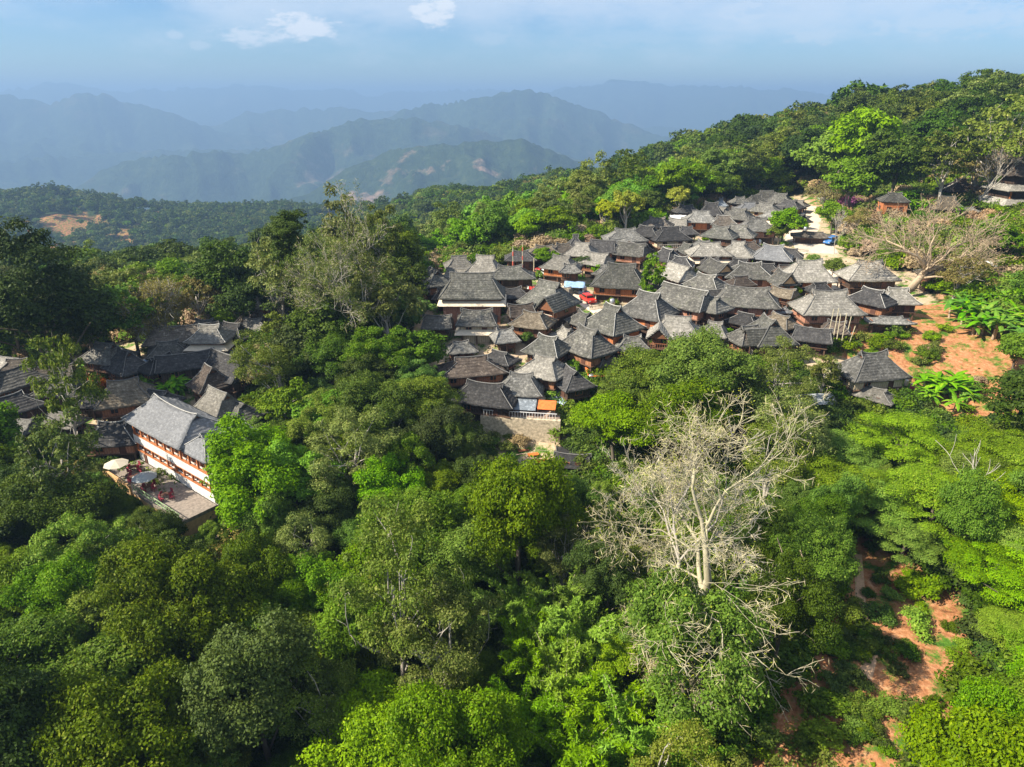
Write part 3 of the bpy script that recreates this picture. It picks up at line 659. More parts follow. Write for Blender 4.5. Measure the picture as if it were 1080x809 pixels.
def house(u, v, hd, L, W, label, roof='slate', wall='brown', he=3.25, rh=None, cap='capd', band=None, porch=0, gl=.42, tg=.78, name='hut', cat='hut', storeys=1, gable='gable', apron=0, xyz=None, group='grey roofed village houses', lower='dark', winn=None, balcony=False, ov=.9):
    L *= HSC; W *= HSC; rh = (rh*.78 if rh else W*.41)
    ht = he*storeys
    if xyz: x, y, z = xyz
    else: x, y, z = hit(u, v, ht + rh*.45)
    a_ = math.radians(hd); hr = math.atan2(math.sin(a_), math.cos(a_) + x/y*math.sin(a_))
    e = tag(empty(name, (x, y, z), hr), label, cat, group)
    sd = int(abs(u)*31 + abs(v)*17) % 9973
    if roof == 'slate': roof = ('slate', 'slate_b', 'slate_c', 'slate', 'slate_d', 'slate_c')[sd % 6]
    m, g, c = roof_parts(L, W, rh, tg, gl, seed=sd, curve=1.08 + (sd % 5)*.05, horn=.02 + (sd % 7)*.03, lift=.05 + (sd % 4)*.05)
    ro = solid(m.build('roof', RM[roof], e, True)); ro.location.z = ht
    for q in g: q.build('gable_end', MT[gable] if gable in MT else WM[gable], ro)
    c.build('ridge_cap', MT[cap], ro)
    wx, wy = L - 2*ov, W - 2*ov; wt = ht + .06
    st = 1.5 if storeys == 1 else he
    w = MB(); w.box(0, 0, (st + wt)/2, wx, wy, wt - st); w.build('wall', WM[wall], e)
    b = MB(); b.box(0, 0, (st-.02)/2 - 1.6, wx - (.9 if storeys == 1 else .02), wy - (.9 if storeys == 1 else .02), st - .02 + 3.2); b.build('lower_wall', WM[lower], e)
    if storeys == 1:
        f = MB(); f.box(0, 0, st, wx + .5, wy + .5, .14); f.build('floor_deck', MT['post'], e)
        for px in (-wx/2+.1, 0, wx/2-.1):
            for py in (-wy/2+.1, wy/2-.1):
                p = MB(); p.box(px, py, st/2 - 1.2, .24, .24, st + 2.1); p.build('post', MT['post'], e)
    n = winn if winn is not None else max(2, int(wx/3.2))
    rows = [(st + .55*(wt-st))] if storeys == 1 else [he*.55 + he*k for k in range(storeys)]
    for zc in rows:
        for k in range(n):
            px = -wx/2 + wx*(k+.5)/n
            if k == n//2 and zc == rows[0]:
                d = MB(); d.box(px, -wy/2 - .04, zc - .25, .95, .10, 1.7); d.build('door', MT['door'], e); continue
            wn = MB(); wn.box(px, -wy/2 - .03, zc, 1.0, .08, .85); wo = wn.build('window', MT['glass'], e)
            fr = MB()
            for a in (-.55, 0, .55): fr.box(px + a, -wy/2 - .06, zc, .08, .10, 1.0)
            for a in (-.5, .5): fr.box(px, -wy/2 - .055, zc + a, 1.18, .09, .08)
            fr.build('window_frame', MT['frame'], wo)
        for sx in (-1, 1):
            wn = MB(); wn.box(sx*(wx/2 + .03), 0, zc, .08, 1.2, .85); wo = wn.build('window', MT['glass'], e)
            fr = MB()
            for a in (-.62, 0, .62): fr.box(sx*(wx/2 + .06), a, zc, .10, .08, 1.0)
            for a in (-.5, .5): fr.box(sx*(wx/2 + .055), 0, zc + a, .09, 1.3, .08)
            fr.build('window_frame', MT['frame'], wo)
    if band:      # pent eave or parapet band that runs round the house under the roof
        bb = MB(); z1 = ht - .55 if storeys > 1 else ht - .9
        n0 = [(-1, -1), (1, -1), (1, 1), (-1, 1)]; o_ = 1.1
        for a in range(4):
            (ax, ay), (bx_, by) = n0[a], n0[(a+1) % 4]
            bb.quad((ax*(wx/2+o_), ay*(wy/2+o_), z1-.75), (bx_*(wx/2+o_), by*(wy/2+o_), z1-.75), (bx_*(wx/2+.1), by*(wy/2+.1), z1), (ax*(wx/2+.1), ay*(wy/2+.1), z1))
        solid(bb.build('lower_eave', MT[band] if band in MT else RM[band], e), .12)
    if porch:     # a cross gable over an open balcony, on the side that faces down the hill
        sx = abs(porch)/10.0*(1 if porch > 0 else -1) if abs(porch) > 1 else 0
        pw = W*.52; py0 = -wy*.12; py1 = -W/2 - 1.3; zr = ht + rh*.62; ze = ht + .05; px = sx*L
        pm = MB()
        pm.quad((px-pw/2, py1, ze), (px-pw/2, py0, ze), (px, py0, zr), (px, py1, zr)); pm.quad((px, py1, zr), (px, py0, zr), (px+pw/2, py0, ze), (px+pw/2, py1, ze))
        po = solid(pm.build('porch_roof', RM[roof], e)); pc = MB(); pc.tube([(px, py0, zr+.06), (px, py1-.1, zr+.06)], .13, 5); pc.build('ridge_cap', MT[cap], po)
        dk = MB(); dk.box(px, (py1 - wy/2)/2 + .2, st, pw*.86, abs(py1 + wy/2) - .2, .16); dk.build('balcony_floor', MT['post'], e)
        rl = MB(); yy = py1 + .45
        for a in np.linspace(-pw*.41, pw*.41, 9): rl.box(px + a, yy, st + .5, .06, .06, .9)
        rl.box(px, yy, st + .98, pw*.86, .09, .09); rl.build('railing', MT['frame'], e)
        for a in (-pw*.41, pw*.41):
            q = MB(); q.box(px + a, yy, ze/2 - .5, .2, .2, ze + 1.0); q.build('porch_post', MT['post'], e)
        gb = MB(); gb.tri((px-pw*.4, py1+.5, ze+.1), (px+pw*.4, py1+.5, ze+.1), (px, py1+.5, zr-.35)); gb.build('porch_gable', WM['orange'] if wall == 'orange' else MT['gable'], e)
    if balcony:
        dk = MB(); dk.box(0, -wy/2 - .7, st + .02, wx, 1.4, .15); dk.build('balcony_floor', MT['post'], e)
        rl = MB()
        for a in np.linspace(-wx/2+.1, wx/2-.1, 16): rl.box(a, -wy/2 - 1.3, st + .5, .06, .06, .9)
        rl.box(0, -wy/2 - 1.3, st + .98, wx, .09, .09); rl.build('railing', MT['framew'], e)
    if apron:     # narrow sheet roof on posts in front
        sh = MB(); sh.quad((-wx/2, -wy/2 - 3.0, st + .4), (wx/2, -wy/2 - 3.0, st + .4), (wx/2, -wy/2 - .1, st + 1.5), (-wx/2, -wy/2 - .1, st + 1.5)); solid(sh.build('lean_to_roof', RM['metal'], e), .08)
        for a in (-wx/2+.2, 0, wx/2-.2):
            q = MB(); q.box(a, -wy/2 - 2.8, st/2, .14, .14, st + .8); q.build('lean_to_post', MT['post'], e)
    return e

HS = []; HSC = .84
def H(*a, **k): HS.append(house(*a, **k))
# centre of the village, nearest rows first
H(550, 402, -8, 9, 8, 'hut with orange timber front and grey awning over the cream wall', wall='orange', roof='slate', band='cream', apron=1, winn=5)
H(512, 412, -16, 13, 8, 'wide dark roof left of the orange timber front, above the cream retaining wall', roof='dark', wall='dark', gl=.5)
H(497, 384, 12, 14, 7, 'long low dark roof in tree shade between the tiered porch house and the cream wall', roof='brown', wall='brown')
H(602, 396, -62, 9, 7, 'dark roofed hut with a steep right slope just right of the orange front hut', roof='dark', wall='dark')
H(575, 384, -32, 9.5, 8, 'pale mottled roof rising directly behind the hut with the orange front', roof='light', wall='brown')
H(578, 362, -30, 8.5, 8, 'grey curved roof with pale verge behind the mottled one, next to the green bush', roof='slate', wall='dark', cap='cap')
H(620, 357, -48, 11, 8.5, 'brown grey hut with its sharp corner towards the orange tarp', roof='slate', wall='brown', rh=5)
H(646, 334, -48, 11, 10, 'pyramid like grey roof with white hip lines above the brown grey hut', roof='slate', wall='orange', cap='cap', rh=5.2, gl=.35)
H(640, 379, 30, 6, 4, 'little grey roof shed beside the orange tarp', roof='slate', wall='brick', he=2.2, name='shed', cat='shed')
H(562, 335, -22, 9, 7, 'small pale hut below the big balcony house by the dirt lane', roof='thatch', wall='brown')
H(579, 309, -38, 12, 10, 'big grey house with an open balcony gable beside the dirt lane', roof='slate', wall='brown', porch=3, rh=5.3, balcony=True)
H(498, 300, 0, 15, 9.5, 'large two storey house with brick walls and a cream band under a broad grey roof', roof='slate', wall='brick', lower='brick', band='cream', storeys=2, he=2.6, rh=5.2, gl=.62, winn=5)
H(503, 333, 0, 9, 7, 'tiered porch house with a cream band in front of the large brick house', roof='slate', wall='cream', lower='cream', band='cream', gl=.7)
H(458, 291, -68, 11, 8, 'steep grey roof half behind the olive tree left of the large brick house', roof='slate', wall='brown')
H(512, 279, -14, 10, 8, 'pale grey roof peeking up right behind the large brick house', roof='light', wall='brown', rh=4.6)
H(484, 276, 12, 8, 7, 'pale grey roof with slanting left edge behind the large brick house', roof='light', wall='brown')
H(538, 286, 0, 13, 7, 'long grey roof right of the large brick house with a dark hollow below its eave', roof='slate', wall='dark')
H(549, 269, 0, 9, 6, 'mauve dark roof at the forest edge beside the red banded pole', roof='dark', wall='dark')
H(655, 289, -14, 14, 11, 'very broad grey roof left of the tall thin bright trees', roof='slate', wall='orange', rh=5.4, gl=.45)
H(684, 320, -36, 11.5, 10, 'dark grey roof with a white hip line in front of the broad one', roof='slate', wall='orange', cap='cap', rh=5, gl=.4)
H(722, 312, -40, 14, 9, 'long dark grey roof running down to the right with a red brown wall below', roof='slate', wall='brick', cap='cap', gl=.8)
H(716, 286, -52, 9.5, 8, 'pale grey roof above the long dark one, next to the thin bright trees', roof='light', wall='brick', gl=.75)
H(745, 296, -36, 10, 7.5, 'grey roof with white verge between the pale one and the orange gable', roof='slate', wall='brown', cap='cap')
H(714, 343, -14, 11.5, 9, 'pale spotted hut with a porch gable directly behind the big green tree', roof='light', wall='brown', porch=-3)
H(750, 319, -42, 8, 7, 'short dark roof wedge joining the long roofs in the middle of the village', roof='slate', wall='dark', cap='capd')
H(787, 311, -14, 15, 9, 'long mottled roof over an open red brick yard wall', roof='slate', wall='brick', gl=.6)
H(757, 281, -58, 9, 7, 'dark roof with an ochre plaster gable wall', roof='slate', wall='orange', gable='ochre', gl=.85, tg=.3)
H(790, 284, -10, 12.5, 8.5, 'dark grey hut with pale vertical ridge lines right of the ochre gable', roof='slate', wall='brick', cap='cap', gl=.4)
H(852, 284, -5, 12.5, 10, 'large pale grey roof house with orange walls beside the gravel lot', roof='light', wall='orange', rh=5.2, gl=.45)
H(827, 293, -60, 6, 6, 'small front wing with orange gable attached left of the large pale roof', roof='slate', wall='orange', gable='ochre', gl=.9, tg=.25, rh=3.2)
H(815, 265, -20, 11.5, 9, 'silvery grey hipped roof with a bright white hip seam, left of the gravel lot', roof='newslate', wall='dark', cap='cap')
H(748, 262, 0, 12.5, 8, 'pale roof with a long cream lower eave over a brown wall', roof='light', wall='brown', band='cream')
H(778, 262, -20, 10, 9, 'pale rounded roof touching the one with the long cream eave', roof='light', wall='brown', gl=.3)
H(810, 347, -62, 10.5, 9, 'grey cross gabled house with balcony above the big green tree', roof='slate', wall='brown', porch=2, rh=5, balcony=True)
H(790, 352, 20, 8, 7, 'left wing of the cross gabled house with washing on its balcony', roof='slate', wall='brown', rh=3.4)
H(873, 317, 0, 14, 9.5, 'broad pale grey roof over a tall weathered brick wall beside the bamboo scaffold', roof='light', wall='brick', lower='brick', rh=4.8, gl=.5)
H(916, 284, 0, 13.5, 9, 'roof with a rounded pale back slope and straight dark eave near the leaning bare tree', roof='light', wall='dark', rh=4.8, gl=.4)
H(920, 312, -38, 10, 7, 'dark mottled roof above the pent roof, left of the leaning bare tree', roof='dark', wall='brown', cap='cap')
H(946, 311, -6, 9, 7, 'patchy roof with white flakes beside the foot of the leaning bare tree', roof='light', wall='dark', cap='cap')
H(939, 337, -4, 10, 3.6, 'low pent roofed shed in front of the patchy roof', roof='slate', wall='dark', he=2, rh=1.2, name='shed', cat='shed')
H(987, 285, 0, 8, 6, 'small hut with dark red walls just right of the leaning bare tree', roof='thatch', wall='brick')
H(919, 383, 12, 12.5, 8.5, 'lone grey roof house with a whitish wall on the bare slope', roof='slate', wall='cream', lower='cream', rh=4.8, gl=.4)
H(893, 394, -30, 6, 5, 'low lean-to roof on the left end of the lone house', roof='light', wall='brown', he=2, name='shed', cat='shed', rh=1.8)
H(922, 413, -34, 8.5, 5, 'pale lichen covered annex in front of the lone house', roof='light', wall='ochre' if False else 'orange', he=2.1, rh=2.0)
# village middle and back rows
H(706, 246, 10, 12, 8.5, 'near black roof with terrace railing beside a small yellow green yard', roof='dark', wall='cream', lower='cream', balcony=True)
H(693, 234, -20, 10.5, 7, 'grey roof with light right slope behind the near black one', roof='slate', wall='dark')
H(682, 243, -30, 10, 7, 'dark roof with a row of small dormer humps, left of the near black one', roof='dark', wall='dark')
H(659, 247, 4, 13, 8, 'long ridged grey roof at the left back edge of the village', roof='slate', wall='dark')
H(651, 257, 6, 11, 7, 'grey roof in front of the long ridged one at the left back edge', roof='slate', wall='brick')
H(666, 262, -24, 9, 7.5, 'dark gable hut with pinkish wall right of the two ridged roofs', roof='slate', wall='brick', gl=.85)
H(636, 259, -14, 8, 7, 'dark narrow gable roof left of the gable hut with pinkish wall', roof='dark', wall='brick', gl=.85)
H(704, 268, -52, 8.5, 7, 'dark roof with white edge between the thin bright trees and the pale roof', roof='dark', wall='brick', cap='cap')
H(718, 275, -20, 7, 6, 'low dark roof cluttered with pale sticks above the pale roof', roof='dark', wall='brick', cap='cap')
H(614, 262, -20, 9, 8, 'bleached whitish roof next to the round green bush', roof='light', wall='brown')
H(629, 272, -34, 8, 7, 'bleached roof with a dark gable opening over the green bush', roof='light', wall='brown', gl=.85)
H(592, 276, -24, 10, 7.5, 'pale hut with an orange wall facing the parked white van', roof='light', wall='orange')
H(601, 282, 0, 6, 5, 'small grey porch roof between the pale hut and the bushes', roof='slate', wall='dark')
H(574, 263, 0, 10, 6, 'low thatched roof at the forest edge behind the round tree', roof='thatch', wall='brown')
H(594, 261, 8, 8, 6, 'grey roof at the forest edge left of the pointed dark one', roof='slate', wall='dark')
H(607, 255, 0, 6, 6.5, 'pointed dark roof like a cap at the forest edge', roof='dark', wall='dark', rh=4.2, gl=.15)
H(739, 228, -6, 12, 8, 'grey roof over a bright orange wall behind the white parked cars', roof='slate', wall='orange', cap='capd', storeys=1, he=3.6)
H(724, 220, 10, 9, 6, 'dark roof against the trees behind the bright orange wall', roof='dark', wall='dark')
H(750, 220, -15, 9, 8, 'dark steep roof right behind the bright orange walled house', roof='dark', wall='dark', rh=4.6)
H(760, 213, 0, 5, 5, 'small pointed metal roof at the edge of the forest', roof='metal', wall='dark', rh=3.2, gl=.12)
H(763, 232, -8, 9, 7, 'small grey roof with pale verge right of the bright orange wall', roof='slate', wall='dark', cap='cap')
H(760, 244, -30, 11, 8, 'flat grey roof above the small green garden in the village', roof='slate', wall='dark')
H(779, 243, -24, 11, 8, 'grey roof with a brown gable just below the broad hipped one', roof='slate', wall='orange')
H(798, 236, -6, 12.5, 9, 'broad grey hipped roof left of the bright village tree', roof='slate', wall='brick', gl=.4)
H(779, 225, -34, 11, 8, 'grey roof row climbing towards the back, left of the pale tin one', roof='slate', wall='dark')
H(790, 217, 0, 9, 6, 'pale tin like roof in the back row', roof='newslate', wall='dark')
H(780, 211, 10, 7, 6, 'small pale roof at the back edge next to the forest', roof='slate', wall='dark')
H(808, 218, -32, 11, 8, 'dark roof sloping left with a cream wall under it in the back row', roof='slate', wall='cream')
H(818, 226, -34, 11, 6, 'roof with a long cream verge directly behind the bright village tree', roof='slate', wall='cream', band='cream')
H(808, 206, -6, 11, 8, 'topmost peaked grey roof of the village', roof='slate', wall='dark', gl=.4)
H(823, 209, -30, 10, 8, 'grey roof right of the topmost peaked one', roof='slate', wall='dark')
H(833, 215, -36, 10, 7, 'last dark roof of the village before the pale road', roof='dark', wall='dark')
H(797, 210, 10, 8, 6, 'grey roof just left of the topmost peaked one', roof='slate', wall='dark')
H(857, 247, -16, 13, 4.5, 'long low shed at the top of the gravel lot', roof='slate', wall='cream', he=2, rh=1.6, name='shed', cat='shed')
H(822, 326, -2, 5, 4, 'tiny square pale tin roof between two large houses', roof='newslate', wall='dark', he=2, rh=.8, name='shed', cat='shed')
# hillside on the right
H(943, 208, -8, 8.5, 6.5, 'orange walled hut beside the fan palms on the hillside', roof='slate', wall='orange', lower='orange', he=5.4, ov=.45)
H(998, 214, -6, 9.5, 8, 'weathered grey hut with a plain slope, between the palms and the bare white tree', roof='thatch', wall='dark', rh=4)
H(1020, 221, 0, 7, 4.5, 'small open shed attached right of the weathered grey hut', roof='light', wall='dark', he=2.1, rh=1.3, name='shed', cat='shed')
H(1012, 195, 0, 11, 9, 'dark brown thatch mound under the bare white tree', roof='brown', wall='dark', gl=.25)
# left part of the village
H(232, 424, -50, 9.5, 9, 'bright speckled roof directly behind the long white building', roof='light', wall='brown', rh=5, gl=.6)
H(252, 431, -50, 8, 7, 'grey mottled roof right of the bright speckled one, under the bright green tree', roof='slate', wall='dark')
H(121, 453, 6, 10, 8, 'dark striped shade roof at the left end of the white building', roof='dark', wall='brick', cap='cap')
H(132, 411, 18, 10.5, 8.5, 'rounded straw coloured thatch dome left of the banana clump', roof='thatch', wall='brown', gl=.45, tg=.75, rh=4.6, cap='capd')
H(222, 397, -62, 7, 8, 'brown arched thatch roof behind the speckled one, right of the banana clump', roof='brown', wall='dark', rh=4.4)
H(241, 385, -45, 11, 7, 'steep black roof behind the brown arched thatch', roof='dark', wall='dark', rh=4.8, gl=.9)
H(196, 379, 20, 12, 6.5, 'dark ridge roof behind the banana clump', roof='dark', wall='dark', gl=.9)
H(170, 381, 40, 9, 6, 'narrow dark roof behind the thatch dome', roof='dark', wall='dark')
H(178, 366, 18, 9, 6.5, 'grey roof with a white sheet wall below the long upper one', roof='slate', wall='white')
H(196, 350, 12, 17, 8, 'long grey roof at the top of the left group', roof='slate', wall='dark', gl=.8)
H(206, 366, 24, 7, 5, 'small tilted brown roof left of the two tier orange house', roof='brown', wall='brown')
H(222, 350, 0, 9, 7.5, 'two tier house with a pale roof and cream band over orange walls', roof='light', wall='orange', lower='orange', band='cream', storeys=2, he=2.5, cap='cap')
H(246, 348, -20, 9, 7, 'dark roof right behind the two tier orange house', roof='dark', wall='dark')
H(268, 341, 0, 8, 6, 'small pale roof seen through olive leaves right of the two tier house', roof='light', wall='cream', band='cream')
H(281, 318, 0, 9, 6, 'white edged roof among the trees, highest of the left group', roof='light', wall='brown')
H(296, 331, -10, 9, 6, 'grey roof under the olive trees near the middle wood', roof='slate', wall='brown')
H(112, 370, -20, 9.5, 8, 'brown grey roof lit from the left at the foot of the wooded valley', roof='slate', wall='dark')
H(133, 379, -52, 9, 7, 'black steep roof touching the brown grey one', roof='dark', wall='dark', rh=4.6)
H(66, 405, 0, 10, 7, 'shaded grey roof seen through the tall olive tree', roof='slate', wall='dark')
H(12, 397, 35, 12, 8, 'dark grey roof cut by the left edge, upper one', roof='slate', wall='dark')
H(8, 425, 32, 12, 7, 'dark roof with a pale lower slope cut by the left edge', roof='dark', wall='dark', cap='cap')
H(20, 385, 10, 8, 6, 'grey roof at the far left behind the two cut by the edge', roof='slate', wall='dark')
H(437, 300, -20, 9, 7, 'whitish roof almost hidden by the olive tree at the village left edge', roof='light', wall='brown')
H(418, 285, 10, 10, 7, 'pale roof seen through bare twigs of the tall sparse tree', roof='light', wall='brown')

# ------------------------------------------------------------------ white gallery building, its terrace and furniture
def frame_pt(o, p): return Matrix.Translation(o[:3]) @ Matrix.Rotation(o[3], 4, 'Z') @ Vector(p)
def white_building():
    x, y, z = hit(199, 455, 7.6); z += 1.2; rz = math.radians(-37)
    e = tag(empty('gallery_building', (x, y, z), rz, (.88, .80, 1.02)), 'long white two storey building with orange galleries above the paved terrace', 'building')
    Lm, W, zt = 17.0, 10.0, 6.65
    b = MB(); b.box(0, .3, 1.75, 23.0, 7.6, 9.5); b.build('wall', WM['white'], e)
    lw = MB(); lw.box(0, -3.75, .75, 23.2, .5, 1.9); lw.build('lower_wall', WM['white'], e)
    pp = MB(); pp.box(0, -4.15, 3.55, 23.4, .35, 1.35); pp.build('parapet', WM['white'], e)
    for zc in (2.85, 1.62, 4.28, 6.3):
        q = MB(); q.box(0, -4.12, zc, 23.3, .42, .16); q.build('gallery_beam', MT['tarp'] if False else WM['orange'], e)
    for k in range(10):
        px = -11.3 + 22.6*k/9
        q = MB(); q.box(px, -4.12, 4.0, .26, .30, 5.0); q.build('gallery_post', WM['orange'], e)
    for lv, hh in ((2.25, 1.0), (5.2, 1.4)):
        for k in range(9):
            px = -11.3 + 22.6*(k+.5)/9
            q = MB(); q.box(px, -3.56, lv, 1.9, .12, hh); wo = q.build('window', MT['glass'], e)
            f = MB(); 
            for a in (-1.0, 0, 1.0): f.box(px+a, -3.62, lv, .10, .10, hh+.1)
            f.box(px, -3.62, lv-hh/2, 2.1, .10, .10); f.build('window_frame', MT['frame'], wo)
    dr = MB(); dr.box(-9.5, -4.05, .2, 1.0, .12, 2.0); dr.build('door', MT['door'], e)
    m, g, c = roof_parts(Lm + 1.5, W + 1.2, 2.9, .86, .70, 1.06, seed=5, horn=.25)
    ro = solid(m.build('roof', RM['newslate'], e, True)); ro.location = (-3.2, .2, zt)
    for q in g: q.build('gable_end', MT['gable'], ro)
    c.build('ridge_cap', MT['cap'], ro)
    m, g, c = roof_parts(12.5, 8.0, 2.5, .86, .6, 1.06, seed=6, horn=.2)
    r2 = solid(m.build('wing_roof', RM['newslate'], e, True)); r2.location = (8.6, 1.4, zt - .35); r2.rotation_euler.z = math.pi/2
    for q in g: q.build('gable_end', MT['gable'], r2)
    c.build('ridge_cap', MT['cap'], r2)
    O = (x, y, z, rz)
    # terrace
    t = tag(empty('terrace', (x, y, z), rz, (.88, .88, 1)), 'paved brown terrace with ochre retaining wall in front of the white building', 'terrace')
    d = MB(); d.box(.5, -6.8, -.3, 24, 5.8, .5); d.build('paving', plain('worn_paving', (.25, .21, .175), .85, .2, .35), t)
    d = MB(); d.box(.5, -6.8, -3.6, 23.8, 5.6, 6.0); d.build('retaining_wall', MT['ochre'], t)
    d = MB(); d.box(-7, -9.8, -.1, 9.2, .35, 1.5); d.build('parapet', MT['ochre'], t)
    d = MB()
    for k in range(12): d.box(-1.8 + k*1.25, -9.55, .45, .09, .09, 1.1)
    for zz in (.35, .95): d.box(5.2, -9.55, zz, 14.2, .08, .09)
    d.build('railing', MT['green'], t)
    def parasol(px, py, mat, label, R=1.9):
        p = frame_pt(O, (px*.88, py*.88, -.05)); e2 = tag(empty('parasol', p), label, 'parasol', 'terrace parasols')
        q = MB(); q.tube([(0, 0, 0), (0, 0, 2.5)], .05, 6); q.build('pole', MT['framew'], e2)
        q = MB(); n = 8
        for k in range(n):
            a, b_ = 2*math.pi*k/n, 2*math.pi*(k+1)/n
            q.tri((R*math.cos(a), R*math.sin(a), 2.15), (R*math.cos(b_), R*math.sin(b_), 2.15), (0, 0, 2.75))
        solid(q.build('canopy', mat, e2), .04)
        q = MB(); q.cone((0, 0, 0), .35, .12, 12, .3); q.build('foot', MT['stone'], e2)
    parasol(-8.2, -8.9, MT['canvas'], 'cream parasol at the left corner of the terrace', 1.7)
    parasol(-.3, -8.2, MT['greycanvas'], 'grey parasol near the middle of the terrace', 1.7)
    def table(px, py, label, mt=MT['door']):
        p = frame_pt(O, (px*.88, py*.88, -.05)); e2 = tag(empty('cafe_table', p, random.random()*3), label, 'table', 'terrace tables')
        q = MB(); q.box(0, 0, .74, 1.2, .9, .06); q.build('tabletop', mt, e2)
        for sx in (-.5, .5):
            for sy in (-.35, .35): q = MB(); q.box(sx, sy, .36, .06, .06, .72); q.build('leg', mt, e2)
    def chair(px, py, a, label, mt=MT['maroon']):
        p = frame_pt(O, (px*.88, py*.88, -.05)); e2 = tag(empty('cafe_chair', p, a), label, 'chair', 'terrace chairs')
        q = MB(); q.box(0, 0, .45, .48, .48, .08); q.build('seat', mt, e2)
        q = MB(); q.box(0, .22, .75, .46, .05, .55); q.build('backrest', mt, e2)
        for sx in (-.2, .2):
            for sy in (-.2, .2): q = MB(); q.box(sx, sy, .21, .05, .05, .42); q.build('leg', mt, e2)
    for (px, py, l) in ((-5.0, -7.8, 'dark table between the two parasols'), (-8.2, -6.4, 'dark table behind the cream parasol'), (-.2, -8.0, 'dark table under the grey parasol'), (4.5, -7.6, 'dark table right of the grey parasol')):
        table(px, py, l)
        for a in range(4):
            an = a*math.pi/2 + .4
            chair(px + 1.05*math.sin(an), py - 1.05*math.cos(an), -an + math.pi, 'maroon chair around the ' + l)
    return O
WB = white_building()

def central_wall():
    h = HS[0]; x, y, z = h.location; rz = h.rotation_euler.z; O = (x, y, z, rz)
    t = tag(empty('retaining_wall', (x, y, z), rz), 'tall cream retaining wall with a white railing below the orange fronted hut', 'wall')
    d = MB(); d.box(.6, -6.0, -2.2, 12.6, .7, 6.0); d.build('wall_face', plain('stained_cream_render', (.50, .42, .30), .9, .1, .5), t)
    d = MB(); d.box(.6, -4.2, .55, 12.2, 3.0, .3); d.build('deck', MT['tile'], t)
    d = MB()
    for k in range(26): d.box(-5.2 + k*.45, -5.9, 1.3, .06, .06, .95)
    d.box(.5, -5.9, 1.75, 11.6, .09, .09); d.build('railing', MT['white'], t)
    d = MB(); d.box(-9.5, -5.0, -2.9, 8.0, .6, 3.6); d.build('side_wall', MT['stone'], t)
    for k, (px, mt, l) in enumerate(((4.6, 'tarp', 'orange awning at the right end of the cream retaining wall'),)):
        p = frame_pt(O, (px, -4.4, .6)); e = tag(empty('awning', p, rz), l, 'awning')
        q = MB(); q.quad((-1.4, -1.2, 1.7), (1.4, -1.2, 1.7), (1.4, 1.2, 2.2), (-1.4, 1.2, 2.2)); solid(q.build('sheet', MT[mt], e), .05)
        for sx in (-1.3, 1.3): q = MB(); q.box(sx, -1.1, .85, .07, .07, 1.8); q.build('post', MT['post'], e)
    # lower yard with a low shed and tables
    x2, y2, z2 = hit(585, 494, 0); zz = max(z2, h1(x2, y2)) + .35
    t = tag(empty('yard_platform', (x2, y2, zz), math.radians(-8)), 'stepped paved yard with tables below the cream retaining wall', 'terrace')
    d = MB(); d.box(-1.5, 0, -1.2, 12, 8, 2.4); d.build('paving', MT['concrete'], t)
    d = MB(); d.box(-2, 4.5, -.6, 13, 2.0, 2.6); d.build('step', MT['tile'], t)
    house(594, 488, -8, 6.5, 7.5, 'low mauve grey roof on the yard below the cream retaining wall', roof='dark', wall='dark', he=1.8, rh=.9, gl=.9, xyz=(x2+2.6, y2-.5, zz), name='shed', cat='shed')
    O2 = (x2, y2, zz, math.radians(-8))
    for (px, py, mt, l) in ((-3.5, 2.0, 'tarp', 'orange table in the yard nearest the cream wall'), (-2.0, .2, 'red', 'red table in the middle of the yard'), (-3.6, -1.8, 'framew', 'pale table at the front of the yard'), (-5.2, 3.2, 'frame', 'brown table at the left of the yard')):
        e = tag(empty('yard_table', frame_pt(O2, (px, py, 0)), .3), l, 'table', 'yard tables')
        q = MB(); q.box(0, 0, .72, 1.7, .9, .07); q.build('tabletop', MT[mt], e)
        for sx in (-.7, .7):
            for sy in (-.35, .35): q = MB(); q.box(sx, sy, .35, .07, .07, .7); q.build('leg', MT['post'], e)
        for sy in (-.85, .85):
            b = tag(empty('bench', frame_pt(O2, (px + .25*sy, py + sy, 0)), .3), ('front' if sy < 0 else 'rear') + ' bench of the ' + l, 'bench', 'yard benches')
            q = MB(); q.box(0, 0, .42, 1.6, .3, .06); q.build('seat', MT['logs'], b)
            for sx in (-.65, .65): q = MB(); q.box(sx, 0, .2, .08, .26, .4); q.build('leg', MT['post'], b)
    e = tag(empty('bamboo_fence', frame_pt(O2, (-1, -4.1, 0)), math.radians(-8)), 'grey bamboo fence along the front edge of the yard', 'fence')
    q = MB()
    for k in range(40): q.box(-5 + k*.27, 0, .2, .10, .08, 1.6 + .25*random.random())
    q.build('palings', MT['bamboo'], e)
    for zc in (0.1, .7): q = MB(); q.box(.3, -.08, zc, 11, .07, .09); q.build('rail', MT['post'], e)
central_wall()

